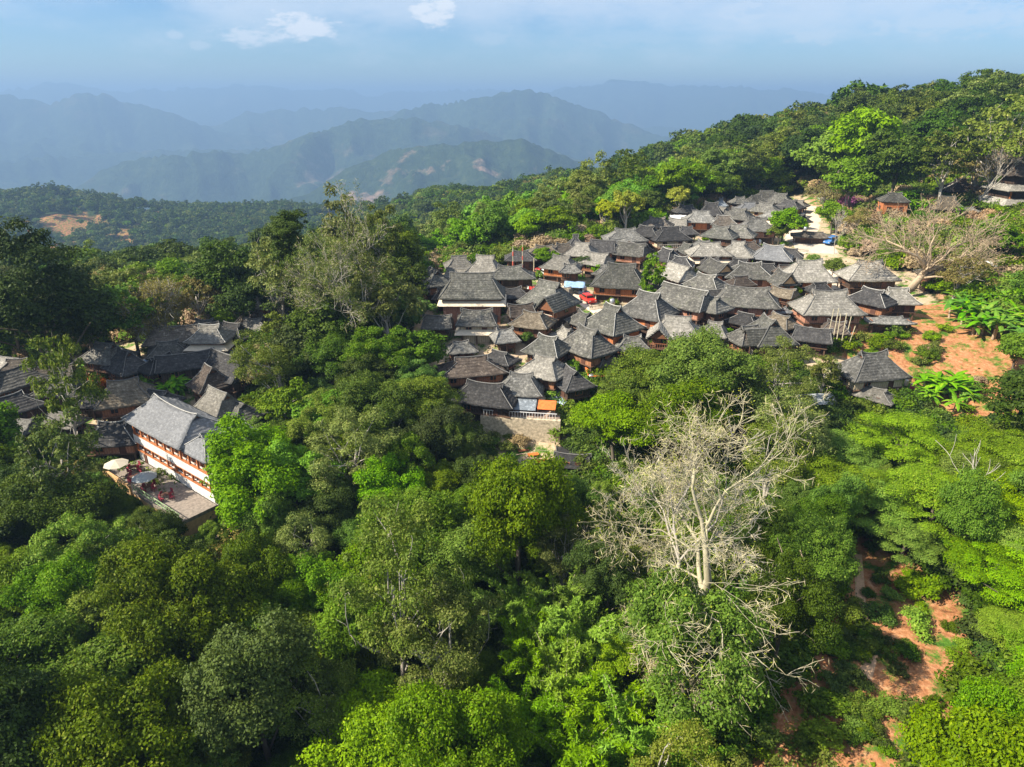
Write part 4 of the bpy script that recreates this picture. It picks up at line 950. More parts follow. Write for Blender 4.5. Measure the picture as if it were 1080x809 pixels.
def pagoda():
    x, y, z = hit(1066, 222, 0); e = tag(empty('pagoda', (x, y, z), math.radians(4)), 'tiered timber pavilion with three curved roofs at the right edge', 'pavilion')
    zz = 0
    for k, (L, W, rh) in enumerate(((15, 13, 2.6), (12.5, 10.5, 2.4), (9.5, 8, 3.4))):
        b = MB(); b.box(0, 0, zz + (1.1 if k else .2), L-3.2, W-3.2, 2.8 if k else 5.0); b.build('wall', WM['orange' if k == 0 else 'dark'], e)
        m, g, c = roof_parts(L, W, rh if k == 2 else rh*2.0, .55, .6, seed=70+k, horn=.4, lift=.6)
        if k < 2:   # lower tiers: only the skirt shows under the next storey
            m2 = MB(); o_ = 1.0
            for (ax, ay), (bx_, by) in (((-1, -1), (1, -1)), ((1, -1), (1, 1)), ((1, 1), (-1, 1)), ((-1, 1), (-1, -1))):
                pr = None
                for t0 in (0, .34, .67):
                    t1 = t0 + .335
                    def P(cx, cy, t): return (cx*(L/2 - 2.0*t), cy*(W/2 - 2.0*t), 1.35*t**1.3)
                    m2.quad(P(ax, ay, t0), P(bx_, by, t0), P(bx_, by, t1), P(ax, ay, t1))
            ro = solid(m2.build('lower_roof', RM['light'], e)); ro.location.z = zz + 2.3
            for px in (-L/2+1.8, 0, L/2-1.8):
                q = MB(); q.box(px, -W/2+1.3, zz + (1.2 if k else .2), .28, .28, 2.6 if k else 4.4); q.build('post', WM['orange'], e)
            zz += 3.4
        else:
            ro = solid(m.build('roof', RM['brown'], e, True)); ro.location.z = zz + 2.3
            for q in g: q.build('gable_end', MT['gable'], ro)
            c.build('ridge_cap', MT['capd'], ro)
pagoda()

# ------------------------------------------------------------------ lanes and the gravel lot, draped on the ground
def ribbon(name, pts, widths, mat, lift=.16):
    P = []
    for (u, v) in pts: x, y, z = hit(u, v); P.append((x, y))
    P = np.array(P); seg = []
    for i in range(len(P)-1):
        n = max(2, int(np.linalg.norm(P[i+1]-P[i])/1.0))
        for k in range(n): t = k/n; seg.append((*(P[i]*(1-t)+P[i+1]*t), widths[i]*(1-t)+widths[i+1]*t))
    seg.append((*P[-1], widths[-1])); seg = np.array(seg)
    m = MB(); rows = []
    for i, (x, y, w) in enumerate(seg):
        a = seg[max(i-1, 0), :2]; b = seg[min(i+1, len(seg)-1), :2]; d = (b-a)/(np.linalg.norm(b-a)+1e-6); nrm = np.array([-d[1], d[0]])
        w = w*(1 + .25*float(vnoise(np.array([x/3]), np.array([y/3]))[0])); rw = []
        for j in range(7):
            s = (j/6 - .5)*w; X, Y = x + nrm[0]*s, y + nrm[1]*s
            rw.append(len(m.v)); m.v.append((X, Y, h1(X, Y) + lift - (.25 if j in (0, 6) else 0)))
        rows.append(rw)
    for i in range(len(rows)-1):
        for j in range(6): m.f.append((rows[i][j], rows[i+1][j], rows[i+1][j+1], rows[i][j+1]))
    o = m.build(name, mat, None, True); tag(o, kind='structure'); return o
ribbon('road', [(851, 218), (852, 232), (846, 246), (846, 256)], [6, 8, 9, 10], MT['lane'])
ribbon('parking_lot', [(838, 262), (880, 262)], [12, 12], MT['lot'], .2)
ribbon('lane', [(590, 300), (608, 306), (622, 322), (632, 330)], [5, 5, 4, 3], MT['lane'])
ribbon('lane', [(868, 276), (876, 290), (880, 306)], [4, 4, 4], MT['lane'])
ribbon('footpath', [(905, 585), (908, 640), (922, 680), (912, 715)], [1.2, 1.4, 1.3, 1.5], plain('footpath_earth', (.52, .33, .20), .95, .1, .2, 0, 2), .07)

def fillers(poly, n, gap, label, group, keep, seed, vmin=0):
    r = random.Random(seed); us = [p[0] for p in poly]; vs = [p[1] for p in poly]; done = [(h.location.x, h.location.y) for h in HS]; k = t = 0
    keep = [hit(*p)[:2] for p in keep]
    while k < n and t < 6000:
        t += 1; u = r.uniform(min(us), max(us)); v = r.uniform(min(vs), max(vs))
        if not bool(in_poly(np.array([u]), np.array([v]), poly)[0]): continue
        x, y, z = hit(u, v, 3.2)
        if any(math.hypot(a-x, b-y) < gap for a, b in done) or any(math.hypot(a-x, b-y) < 6.5 for a, b in keep): continue
        done.append((x, y)); k += 1; sh = r.random() < .35
        H(u, v, r.choice([-52, -35, -20, 0, 15, -45]), r.uniform(5.5, 8), r.uniform(4.6, 6.2), label, roof=r.choice(['slate', 'dark', 'light', 'slate', 'thatch', 'dark', 'brown']), wall=r.choice(['brown', 'brick', 'dark', 'orange', 'cream']),
          he=r.uniform(2.0, 2.7), gl=r.choice([.4, .5, .85]), group=group, winn=2)
KEEP = [(851, 218), (852, 232), (846, 246), (846, 256), (838, 262), (850, 262), (866, 262), (880, 262), (590, 300), (600, 303), (608, 306), (615, 314), (622, 322), (632, 330), (868, 276), (876, 290), (880, 306), (568, 289), (578, 291), (722, 237), (730, 242), (530, 300), (690, 290), (600, 440), (552, 430), (632, 391)]
fillers([(455, 285), (560, 268), (640, 250), (720, 222), (800, 205), (845, 210), (842, 255), (872, 290), (900, 330), (890, 345), (830, 372), (740, 360), (660, 365), (620, 415), (480, 420), (450, 350)], 46, 5.4,
        'small weathered hut squeezed between the larger village houses', 'small huts between the larger village houses', KEEP, 3)
fillers([(0, 385), (95, 365), (160, 345), (250, 335), (300, 322), (320, 350), (262, 390), (215, 410), (90, 450), (0, 450)], 12, 5.0,
        'small weathered hut squeezed between the houses of the left group', 'small huts of the left group', [(183, 398), (170, 398), (196, 403)], 4)
# ------------------------------------------------------------------ vehicles, poles and small things
def car(u, v, rz, body, label, kind='car', group='parked vehicles in the village'):
    x, y, z = hit(u, v, .4); z = h1(x, y) + .2
    e = tag(empty('parked_' + kind, (x, y, z), math.radians(rz)), label, kind, group)
    van = kind == 'van'; L, W, Hh = (4.6, 1.8, 1.0) if not van else (4.8, 1.8, 1.2)
    m = MB(); n = 0
    prof = [(-L/2, .35), (-L/2+.05, .85), (-L/2+.9, .95), (-L/2+1.3, .98), (L/2-.2, 1.0), (L/2, .8), (L/2, .35)]
    for sy in (-W/2, W/2): m.v += [(px, sy*(1 if pz < .9 else .95), pz) for px, pz in prof]
    k = len(prof); m.f.append(tuple(range(k))); m.f.append(tuple(range(k, 2*k))[::-1])
    for i in range(k): m.f.append((i, (i+1) % k, (i+1) % k + k, i+k))
    m.build('body', body, e)
    c = MB(); cl, cx = (2.5, .25) if not van else (3.6, .35)
    c.box(cx, 0, 1.25 if not van else 1.4, cl, W*.9, .62 if not van else .95, 0, .80 if not van else .9); cb = c.build('cabin', body, e)
    for sy in (-1, 1):
        g = MB(); g.box(cx, sy*(W*.435), 1.25 if not van else 1.45, cl*.8, .05, .38 if not van else .5); g.build('side_window', MT['glass'], e)
    g = MB(); g.box(cx - cl/2*.96, 0, 1.22 if not van else 1.45, .08, W*.76, .42); g.build('windscreen', MT['glass'], e)
    g = MB(); g.box(cx + cl/2*.96, 0, 1.22 if not van else 1.45, .08, W*.76, .4); g.build('rear_window', MT['glass'], e)
    for sx in (-L/2+.8, L/2-.85):
        for sy in (-W/2+.05, W/2-.05):
            w = MB(); w.tube([(sx, sy-.1, .32), (sx, sy+.1, .32)], .32, 12); w.build('wheel', MT['tyre'], e)
    for sy in (-.62, .62):
        w = MB(); w.box(-L/2-.01, sy, .7, .08, .3, .16); w.build('headlight', MT['framew'], e)
    return e
car(612, 309, 120, MT['navy'], 'dark car parked at the edge of the dirt lane')
car(620, 317, 110, MT['red'], 'red car parked in front of the dark one on the dirt lane')
car(568, 289, 60, MT['red'], 'red car beside the white van near the round tree')
car(578, 291, 20, MT['carwhite'], 'white van parked between the red car and the pale hut', 'van')
car(722, 237, 15, MT['carwhite'], 'white car in front of the bright orange walled house, nearer the forest')
car(728, 242, 15, MT['carwhite'], 'white car in front of the bright orange walled house, nearer the camera')
car(837, 239, 80, MT['carwhite'], 'white car on the pale road beside the bright village tree')
car(846, 229, 80, MT['silver'], 'silver car further up the pale road')
car(876, 256, 40, MT['blue'], 'blue van by the end of the long low shed', 'van')

def pole(u, v, h, r, mat, label, bands=None, lean=0.0, name='pole', group=None):
    x, y, z = hit(u, v); e = tag(empty(name, (x, y, z - .4), 0), label, 'pole', group)
    e.rotation_euler = (0, lean, random.random()*6)
    q = MB(); q.tube([(0, 0, 0), (0, 0, h)], [r, r*.7], 7); q.build('shaft', mat, e)
    if bands:
        for k in range(3): q = MB(); q.tube([(0, 0, h*(.35+.22*k)), (0, 0, h*(.35+.22*k)+.9)], r*1.25, 7); q.build('band', bands, e)
pole(541, 304, 9.5, .12, MT['bamboo'], 'tall pole with red bands nearest the long grey roof', MT['redpole'])
pole(551, 296, 9.0, .11, MT['bamboo'], 'tall pole with red bands behind the round tree trunk', MT['redpole'])
pole(563, 291, 4.5, .15, MT['bamboo'], 'short pale post under the round tree')
for k, (u, v, h, ln) in enumerate(((871, 366, 7.5, .02), (876, 372, 8.5, -.05), (881, 369, 7.0, .06), (886, 371, 7.5, -.02), (890, 366, 6.0, .09), (893, 369, 5.0, -.12))):
    pole(u, v, h, .10, MT['bamboo'], 'one of the thin pale scaffold poles below the weathered brick wall', None, ln, 'scaffold_pole', 'scaffold poles below the brick wall')
def tarp(u, v, L, W, h, rz, mat, label, cat='canopy', name='tarp_roof', sag=.3):
    x, y, z = hit(u, v, h); e = tag(empty(name, (x, y, z), math.radians(rz)), label, cat)
    m = MB(); n = 8; ids = []
    for i in range(n+1):
        rw = []
        for j in range(n+1):
            a, b = i/n - .5, j/n - .5
            rw.append(len(m.v)); m.v.append((a*L, b*W, h + b*.9 - sag*(1-4*b*b)*(1-4*a*a) + random.gauss(0, .05)))
        ids.append(rw)
    for i in range(n):
        for j in range(n): m.f.append((ids[i][j], ids[i+1][j], ids[i+1][j+1], ids[i][j+1]))
    solid(m.build('sheet', mat, e, True), .05)
    for sx in (-L/2+.1, L/2-.1):
        for sy in (-W/2+.1, W/2-.1):
            q = MB(); q.box(sx, sy, h/2 - .5, .11, .11, h + 1 + sy/W*.9); q.build('post', MT['post'], e)
tarp(632, 391, 4.4, 2.6, 2.2, 8, MT['tarp'], 'bright orange tarpaulin roof beside the big green tree')
tarp(628, 383, 2.6, 2.0, 2.4, 8, plain('faded_tarp', (.42, .16, .10)), 'faded red tarpaulin behind the orange one')
tarp(861, 431, 6.5, 3.6, 2.2, -5, plain('slate_sheet', (.16, .18, .20), .5), 'dark sheet metal roof among the olive trees', 'roof')
tarp(862, 421, 6.0, 2.2, 2.9, 4, MT['greycanvas'], 'pale grey sheet roof above the dark sheet metal one', 'roof')
tarp(1076, 279, 13, 4.5, 1.8, 6, MT['carwhite'], 'long white sheet cover at the right edge of the hillside', 'cover')
tarp(590, 419, 3.5, 2.4, 2.3, -40, plain('pale_blue_sheet', (.34, .42, .50), .5), 'pale blue sheet roof in the gap right of the orange fronted hut', 'cover')
tarp(606, 300, 4.4, 1.6, 2.3, -10, MT['bluecloth'], 'pale blue awning at the left corner of the very broad roof', 'awning')
tarp(150, 384, 4.6, 2.4, 2.6, 30, MT['carwhite'], 'white awning between the thatch dome and the narrow dark roof', 'awning')
tarp(163, 381, 2.6, 2.0, 2.8, 60, MT['bluecloth'], 'light blue sheet beside the white awning', 'awning')
tarp(141, 386, 2.0, 1.4, 2.2, 20, MT['red'], 'small red cloth left of the white awning', 'awning')
tarp(697, 242, 4.0, 2.0, 2.6, 10, MT['carwhite'], 'small white sheet on the terrace of the near black roof', 'awning')
tarp(716, 229, 5.0, 2.0, 2.6, 0, MT['carwhite'], 'white awning left of the bright orange wall', 'awning')
def log_pile(u, v, L, rz, label, n=26):
    x, y, z = hit(u, v, .5); e = tag(empty('log_pile', (x, y, z), math.radians(rz)), label, 'log pile')
    q = MB(); k = 0; lay = 0
    while k < n:
        w = 7 - lay
        for j in range(w):
            q.tube([(-L/2, (j - w/2)*.30, .14 + lay*.25), (L/2, (j - w/2)*.30 + random.gauss(0, .05), .14 + lay*.25)], .14, 6); k += 1
        lay += 1
        if w <= 2: break
    q.build('logs', MT['logs'], e)
log_pile(640, 306, 2.4, 20, 'pile of split firewood beside the red car'); log_pile(897, 405, 2.2, 60, 'pile of firewood beside the lone house')
log_pile(706, 357, 2.4, 10, 'pile of firewood under the porch gable of the pale spotted hut')
def barrel(u, v, mat, label):
    x, y, z = hit(u, v, .5); e = tag(empty('barrel', (x, y, z)), label, 'barrel')
    q = MB(); q.tube([(0, 0, 0), (0, 0, .1), (0, 0, .5), (0, 0, .9), (0, 0, 1.0)], [.28, .31, .34, .31, .28], 12); q.build('drum', mat, e, True)
    q = MB(); q.tube([(0, 0, 1.0), (0, 0, 1.05)], [.29, .27], 12); q.build('lid', MT['metal'], e)
barrel(962, 408, plain('pink_plastic', (.62, .12, .22), .4), 'pink barrel right of the lone house'); barrel(956, 404, MT['framew'], 'pale barrel next to the pink one')
barrel(873, 363, MT['blue'], 'blue barrel at the foot of the scaffold poles'); barrel(595, 424, MT['white'], 'white barrel under the pale blue sheet')

CLOTH = [plain('cloth_' + n, c, .9, .1, .1) for n, c in (('red', (.5, .06, .05)), ('white', (.75, .74, .72)), ('blue', (.08, .16, .42)), ('pink', (.62, .25, .32)), ('yellow', (.65, .45, .08)), ('black', (.03, .03, .035)))]
rc = random.Random(21)
def open_spots(poly, n, gap, seed):
    r = random.Random(seed); us = [p[0] for p in poly]; vs = [p[1] for p in poly]; out = []; t = 0
    while len(out) < n and t < 20000:
        t += 1; u = r.uniform(min(us), max(us)); v = r.uniform(min(vs), max(vs))
        if not bool(in_poly(np.array([u]), np.array([v]), poly)[0]): continue
        x, y, z = hit(u, v)
        if any(math.hypot(h.location.x-x, h.location.y-y) < gap for h in HS) or any(math.hypot(a-x, b-y) < 2.2 for a, b, c in out): continue
        out.append((x, y, z))
    return out
VP = [(455, 300), (560, 285), (640, 268), (720, 240), (800, 222), (845, 230), (872, 300), (905, 335), (870, 360), (760, 350), (650, 365), (620, 415), (560, 420), (470, 380)]
SP = open_spots(VP, 64, 3.6, 2)
for i, (x, y, z) in enumerate(SP):
    k = i % 4; a = rc.uniform(0, 3.1)
    if k == 0:
        e = tag(empty('laundry_line', (x, y, z), a), 'line of coloured washing in a yard between the village houses', 'washing line', 'washing lines in the yards')
        for sx in (-2, 2): MB().box(sx, 0, .7, .08, .08, 2.4).build('post', MT['bamboo'], e)
        MB().tube([(-2, 0, 1.85), (0, 0, 1.75), (2, 0, 1.85)], .02, 4).build('line', MT['post'], e)
        for j in range(5): w = rc.uniform(.45, .75); MB().box(-1.6 + j*.8, 0, 1.3, w, .05, rc.uniform(.6, 1.0)).build('cloth', rc.choice(CLOTH), e)
    elif k == 1:
        e = tag(empty('water_tank', (x, y, z), a), 'steel water tank standing in a yard between the village houses', 'water tank', 'water tanks in the yards')
        MB().tube([(0, 0, .7), (0, 0, .8), (0, 0, 2.0), (0, 0, 2.15), (0, 0, 2.3)], [.5, .55, .55, .4, .12], 14).build('tank', MT['metal'], e, True)
        for sx in (-.35, .35):
            for sy in (-.35, .35): MB().box(sx, sy, .2, .08, .08, 1.2).build('leg', MT['post'], e)
    elif k == 2:
        e = tag(empty('log_pile', (x, y, z), a), 'stack of firewood in a yard between the village houses', 'log pile', 'firewood stacks in the yards'); q = MB()
        for r_ in range(4):
            for c_ in range(7): q.tube([(-.7, c_*.27 - .8, .13 + r_*.23), (.7 + rc.uniform(-.1, .1), c_*.27 - .8, .13 + r_*.23)], .13, 6)
        q.build('logs', MT['logs'], e)
    else:
        e = tag(empty('plank_fence', (x, y, z), a), 'short fence of grey bamboo stakes in a yard between the village houses', 'fence', 'stake fences in the yards'); q = MB()
        for c_ in range(18): q.box(-2.3 + c_*.27, rc.uniform(-.05, .05), .45, .09, .05, 1.3 + rc.uniform(-.2, .2))
        q.build('stakes', MT['bamboo'], e); MB().box(0, .06, .7, 4.8, .05, .08).build('rail', MT['post'], e)

# ------------------------------------------------------------------ special plants
def bare_tree(seed, h, rad, mat, depth=6, spread=.62, twig=.030, kids=3, first=.28, up=.15, lean=(0, 0), leaves=None, ratio=.68, height_fit=True, wide=1.0, limbs=None):
    r = np.random.default_rng(seed); m = MB(); tips = []
    def grow(p, d, L, rr, k):
        n = 4; pts = [p]; dd = d.copy(); q = p.copy()
        for i in range(n):
            dd = dd + unit(1, r)[0]*.16 + np.array([0, 0, up*.10]); dd /= np.linalg.norm(dd); q = q + dd*L/n; pts.append(q.copy())
        r1 = max(twig*.5, rr*.62)
        m.tube([tuple(a) for a in pts], [rr + (r1-rr)*i/n for i in range(n+1)], 7 if k < 2 else 5 if k < 4 else 3, cap=False)
        if k >= depth: tips.append(q); return
        nk = kids if k < 3 else kids - 1 + int(r.random() < .55)
        for j in range(nk):
            s = pts[-1] if j == 0 else pts[int(r.integers(1 if k else 2, n+1))]
            ax = unit(1, r)[0]; ax = ax - dd*(ax @ dd); ax /= np.linalg.norm(ax)
            ang = spread*r.uniform(.6, 1.35)*(.45 if j == 0 else 1)
            nd = dd*math.cos(ang) + ax*math.sin(ang); nd[2] += up*.25; nd /= np.linalg.norm(nd)
            grow(s.copy(), nd, L*ratio*r.uniform(.8, 1.2), max(twig, r1*(.95 if j == 0 else .68)), k+1)
    d0 = np.array([lean[0], lean[1], 1.0]); d0 /= np.linalg.norm(d0)
    m.tube([(0, 0, -1), (0, 0, .05)], [rad*1.6, rad*1.1], 9)
    if limbs:
        for (pts_, rads_, tipL) in limbs:
            m.tube(pts_, rads_, 8)
            for i in range(2, len(pts_)):
                for q_ in range(3 if i < len(pts_)-1 else 4):
                    dd = np.array(pts_[i]) - np.array(pts_[i-1]); dd = dd/np.linalg.norm(dd) + unit(1, r)[0]*.9 + np.array([0, 0, .35]); grow(np.array(pts_[i], float), dd/np.linalg.norm(dd), tipL, rads_[i]*.4, 2)
    else: grow(np.array([0., 0., 0.]), d0, h*first, rad, 0)
    tips = np.array(tips); k = min(1.35, h/max(t[2] for t in tips)) if height_fit else 1
    m.v = [(p[0]*k*wide, p[1]*k*wide, p[2]*k) for p in m.v]
    return m.mesh('trunk', mat, True), tips*np.array([k*wide, k*wide, k])
def tip_leaves(tips, r, n, ls, spread, mat):
    c = np.repeat(tips, n, 0) + r.normal(size=(len(tips)*n, 3))*spread
    V, _ = leaf_quads(c, unit(len(c), r) + np.array([0, 0, .4]), ls, .5, r)
    return foliage('crown', [(V, r.random(len(c)))], mat)
def place_bare(u, v, hpx, seed, mat, label, lm=None, nl=3, ls=.2, rz=0, group=None, **k):
    x, y, z = hit(u, v); dist = math.sqrt(x*x+y*y+z*z); h = hpx*dist/F/math.cos(max(0, math.atan2(-z, y)))
    fine = k.pop('fine', 0)
    me, tips = bare_tree(seed, h, k.pop('rad', h*.018), mat, **k)
    e = tag(empty('bare_tree', (x, y, z - .3), rz), label, 'tree', group); link('trunk', me, e)
    if lm: link('crown', tip_leaves(tips, np.random.default_rng(seed), nl, ls, .35, LM[lm]), e)
    if fine:
        r = np.random.default_rng(seed+1); c = np.repeat(tips, fine, 0) + r.normal(size=(len(tips)*fine, 3))*.30
        V, _ = leaf_quads(c, unit(len(c), r), .85, .045, r); link('twigs', foliage('twigs', [(V, r.random(len(c)))], LM['drytwig']), e)
    TREES.append((x, y, 2.5)); return e
place_bare(732, 664, 186, 11, BARKM, 'huge leafless grey white tree spreading over the middle right of the forest', 'yellow', 2, .18, rz=3.4, depth=8, kids=3, spread=.80, first=.24, rad=.62, twig=.024, up=.03, ratio=.74, wide=1.0, fine=2)
place_bare(716, 658, 165, 23, BARKP, 'second pale leafless trunk leaning left beside the huge bare tree', None, depth=7, kids=3, spread=.7, first=.34, rad=.36, twig=.026, lean=(-.18, .1), fine=2)
place_bare(775, 745, 52, 31, BARKP, 'low tangle of bare grey branches below the huge bare tree', None, depth=6, kids=4, spread=.9, first=.2, rad=.16, twig=.03, up=.0, fine=2)
place_bare(700, 725, 48, 37, BARKP, 'smaller bare grey crown left below the huge bare tree', 'olive', 1, .16, depth=6, kids=4, spread=.85, first=.2, rad=.14, twig=.03, up=.0, fine=2)
place_bare(815, 668, 80, 41, BARKT, 'broken tan trunk with few branches left of the tea slope', None, depth=2, kids=2, spread=.7, first=.55, rad=.36, twig=.08, lean=(.22, 0))
_l = [([(0, 0, 0), (1.0, .1, 2.2), (2.3, .2, 4.4), (3.2, .3, 6.0)], [.95, .8, .68, .6], 3.2), ([(3.2, .3, 6.0), (2.2, -.3, 7.6), (.4, -.6, 9.2), (-2.2, -.8, 10.2), (-5, -.6, 10.8)], [.42, .36, .3, .22, .12], 3.6),
      ([(3.2, .3, 6.0), (5.2, .5, 6.6), (7.6, .8, 7.4), (10.2, .8, 8.6), (11.6, 1, 10.6)], [.42, .36, .3, .22, .12], 3.6), ([(3.2, .3, 6.0), (4.0, 1.5, 8.2), (4.4, 2.6, 10.6), (5.4, 3.6, 12.4)], [.36, .3, .2, .12], 3.6),
      ([(3.2, .3, 6.0), (2.6, 2.5, 8.0), (.2, 4.8, 9.8), (-2.6, 6.8, 11)], [.34, .28, .2, .12], 3.6), ([(5.2, .5, 6.6), (8.0, 2.8, 8.4), (10.5, 4.6, 10), (13.4, 5.6, 10.8)], [.3, .25, .18, .1], 3.4), ([(2.3, .2, 4.4), (4.4, -1.4, 5.2), (7.5, -2.4, 5.2), (10.5, -2.6, 6.0)], [.26, .2, .15, .09], 3.2)]
place_bare(954, 314, 75, 53, BARKT, 'leaning pale banyan like tree with a wide brown twig crown by the village edge', 'twig', 3, .24, rz=0, depth=5, kids=3, spread=.75, rad=.85, twig=.045, up=.05, ratio=.74, height_fit=False, limbs=_l)
place_bare(1030, 226, 70, 61, BARKP, 'bare white twin trunk tree next to the tiered pavilion', 'twig', 3, .22, depth=6, kids=3, spread=.42, first=.34, rad=.28, twig=.05)
place_bare(892, 232, 50, 67, BARKP, 'small bare pale tree left of the orange hut on the hillside', 'twig', 2, .25, depth=5, kids=3, spread=.55, first=.3, rad=.2, twig=.05)
place_bare(1012, 585, 80, 71, BARKP, 'thin white branching snag in the lime green canopy', None, depth=3, kids=3, spread=.6, first=.6, rad=.16, twig=.05, lean=(.25, 0))
place_bare(880, 268, 45, 73, BARKP, 'thin bare sapling beside the long low shed', 'twig', 2, .2, depth=5, kids=3, spread=.4, first=.35, rad=.1, twig=.04)
place_bare(178, 372, 70, 79, BARKP, 'half bare brown crowned tree behind the long grey roof of the left group', 'brownleaf', 9, .3, depth=6, kids=4, spread=.75, first=.26, rad=.3, twig=.045, ratio=.74)
place_bare(383, 395, 178, 83, BARKP, 'very tall sparse tree with white branches standing over the centre of the wood', 'olive', 16, .26, depth=7, kids=3, spread=.66, first=.34, rad=.42, twig=.04, up=.12, ratio=.72, fine=3)

def culm_path(r, h, out, base):
    a = r.uniform(0, 6.28); d = np.array([math.cos(a), math.sin(a), 0]); pts = []
    for i in range(9):
        t = i/8; pts.append(np.array([base[0], base[1], 0]) + d*out*t**2.2 + np.array([0, 0, h*(t - .26*t**4)]))
    return np.array(pts)
def bamboo_mesh(seed, lod, h=11.0, n=26, out=3.8):
    r = np.random.default_rng(seed); m = MB(); parts = []
    per, ls = (620, .42) if lod == 'near' else (130, .95)
    for i in range(n):
        b = r.normal(size=2)*.7; hh = h*r.uniform(.6, 1.08); P = culm_path(r, hh, out*r.uniform(.3, 1.25), b)
        m.tube([tuple(p) for p in P], [.055*(1-.8*k/8) for k in range(9)], 4)
        t = r.uniform(.22, 1.0, per)**.8*8; k = np.minimum(t.astype(int), 7); f = (t-k)[:, None]
        c = P[k]*(1-f) + P[k+1]*f; w = (.95 - .65*(t/8))[:, None]
        c = c + r.normal(size=(per, 3))*np.array([.42, .42, .30])*w; c[:, 2] -= r.random(per)*.25
        V, _ = leaf_quads(c, unit(per, r)*.8 + np.array([0, 0, .8]), ls, .30, r, .5)
        parts.append((V, np.full(per, r.random())*.7 + r.random(per)*.3))
    return foliage('crown', parts, LM['bamboo']), m.mesh('culms', MT['bamboo'])
BAM = {'near': [bamboo_mesh(s, 'near') for s in (1, 2, 3)], 'mid': [bamboo_mesh(s, 'mid') for s in (4, 5)]}
def bamboo(u, v, sc, label, group='bamboo clumps', xy=None):
    x, y, z = hit(u, v, 5*sc) if xy is None else (xy[0], xy[1], h1(*xy)); lod = 'near' if y < 100 else 'mid'
    f, c = random.choice(BAM[lod]); e = tag(empty('bamboo_clump', (x, y, z-.2), random.uniform(0, 6.3), sc), label, 'bamboo', group)
    link('culms', c, e); link('foliage', f, e); TREES.append((x, y, 2.6*sc)); return e

def blade(r, base, d, L, w, arch, V, cl, seg=6):
    p = np.array(base, float); side = np.cross(d, [0, 0, 1]); side /= np.linalg.norm(side) + 1e-6; prev = None; dd = np.array(d, float)
    for i in range(seg+1):
        t = i/seg; ww = w*math.sin(math.pi*min(1, .12 + t*.88))**.7 if t < 1 else .02
        l = p - side*ww*.5 - np.array([0, 0, .12*ww]); rr_ = p + side*ww*.5 - np.array([0, 0, .12*ww])
        if prev is not None:
            V.append([prev[0], prev[1], p.copy(), l]); V.append([prev[1], prev[2], rr_, p.copy()])
        prev = (l, p.copy(), rr_); dd = dd + np.array([0, 0, -arch/seg]); dd /= np.linalg.norm(dd); p = p + dd*L/seg
def banana_mesh(seed, n=8, kind='banana'):
    r = np.random.default_rng(seed); stems = []; V = []
    for s in range(n):
        b = r.normal(size=2)*(1.3 if kind == 'banana' else .4); h = r.uniform(.6, 1.9) if kind == 'banana' else r.uniform(2.2, 3.4)
        stems.append(MB().tube([(b[0], b[1], -.3), (b[0]*1.05, b[1]*1.05, h)], [.16, .10], 6).mesh('stem', MT['logs']))
        for k in range(9 if kind == 'banana' else 16):
            a = r.uniform(0, 6.28); up = r.uniform(.5, 1.8) if kind == 'banana' else r.uniform(-.1, 1.4)
            d = np.array([math.cos(a), math.sin(a), up]); d /= np.linalg.norm(d)
            blade(r, (b[0]*1.05, b[1]*1.05, h), d, r.uniform(1.9, 3.1), .62 if kind == 'banana' else .34, r.uniform(.9, 2.0), V, 0)
    V = np.array(V).reshape(-1, 3)
    return foliage('leaves', [(V, np.repeat(r.random(len(V)//48 + 1), 12)[:len(V)//4])], LM['banana']), stems
BAN = [banana_mesh(s) for s in (1, 2, 3)]; PALM = [banana_mesh(s, 3, 'palm') for s in (5, 6)]
def banana(u, v, sc, label, group='banana plants', kind='banana_plant'):
    x, y, z = hit(u, v, 2*sc); f, c = random.choice(BAN if kind == 'banana_plant' else PALM)
    e = tag(empty(kind, (x, y, z), random.uniform(0, 6.3), sc), label, 'banana plant' if kind == 'banana_plant' else 'palm', group)
    [link('stem', q, e) for q in c]; link('leaves', f, e); TREES.append((x, y, 1.6*sc)); return e
for (u, v, s, l) in ((170, 398, 1.0, 'left'), (183, 401, 1.15, 'middle'), (196, 403, 1.0, 'right'), (188, 392, .9, 'rear')):
    banana(u, v, s, l + ' plant of the bright banana clump above the white building', 'banana clump above the white building')
for (u, v) in ((1035, 318), (1048, 305), (1060, 318), (1074, 300), (1070, 330), (1046, 335), (1080, 345), (1050, 325), (1040, 328), (1088, 318)):
    banana(u, v, 1.35, 'banana plant in the thick green grove below the white sheet cover', 'banana grove on the right slope')
banana(1000, 400, 1.25, 'yellow green clump with long leaves alone on the bare slope'); banana(990, 412, .9, 'smaller leafy clump left in front of the lone yellow green one')
banana(1012, 410, .8, 'smaller leafy clump right in front of the lone yellow green one')
for (u, v, s, l) in ((953, 213, 1.5, 'fan palm touching the orange hillside hut'), (962, 218, 1.3, 'fan palm second to the right of the orange hillside hut'), (970, 208, 1.4, 'fan palm rising highest between the two hillside huts'), (978, 220, 1.2, 'fan palm just left of the weathered grey hut'), (1008, 226, 1.1, 'fan palm in front of the weathered grey hut')):
    banana(u, v, s, l, 'palms on the hillside', 'fan_palm')

# bamboo in the foreground and behind the village
for (u, v, s, l) in ((585, 640, 1.0, 'left upper'), (615, 665, 1.0, 'right upper'), (560, 690, 1.0, 'left middle'), (600, 720, 1.1, 'centre'), (640, 745, 1.0, 'right middle'), (560, 760, 1.1, 'left lower'), (610, 790, 1.1, 'centre lower'), (670, 790, 1.1, 'right lower'), (720, 800, 1.0, 'far right lower'), (545, 640, .9, 'far left upper')):
    bamboo(u, v, s*1.1, l + ' plumed bamboo clump of the bright patch left of the huge bare tree', 'bamboo clumps left of the huge bare tree')

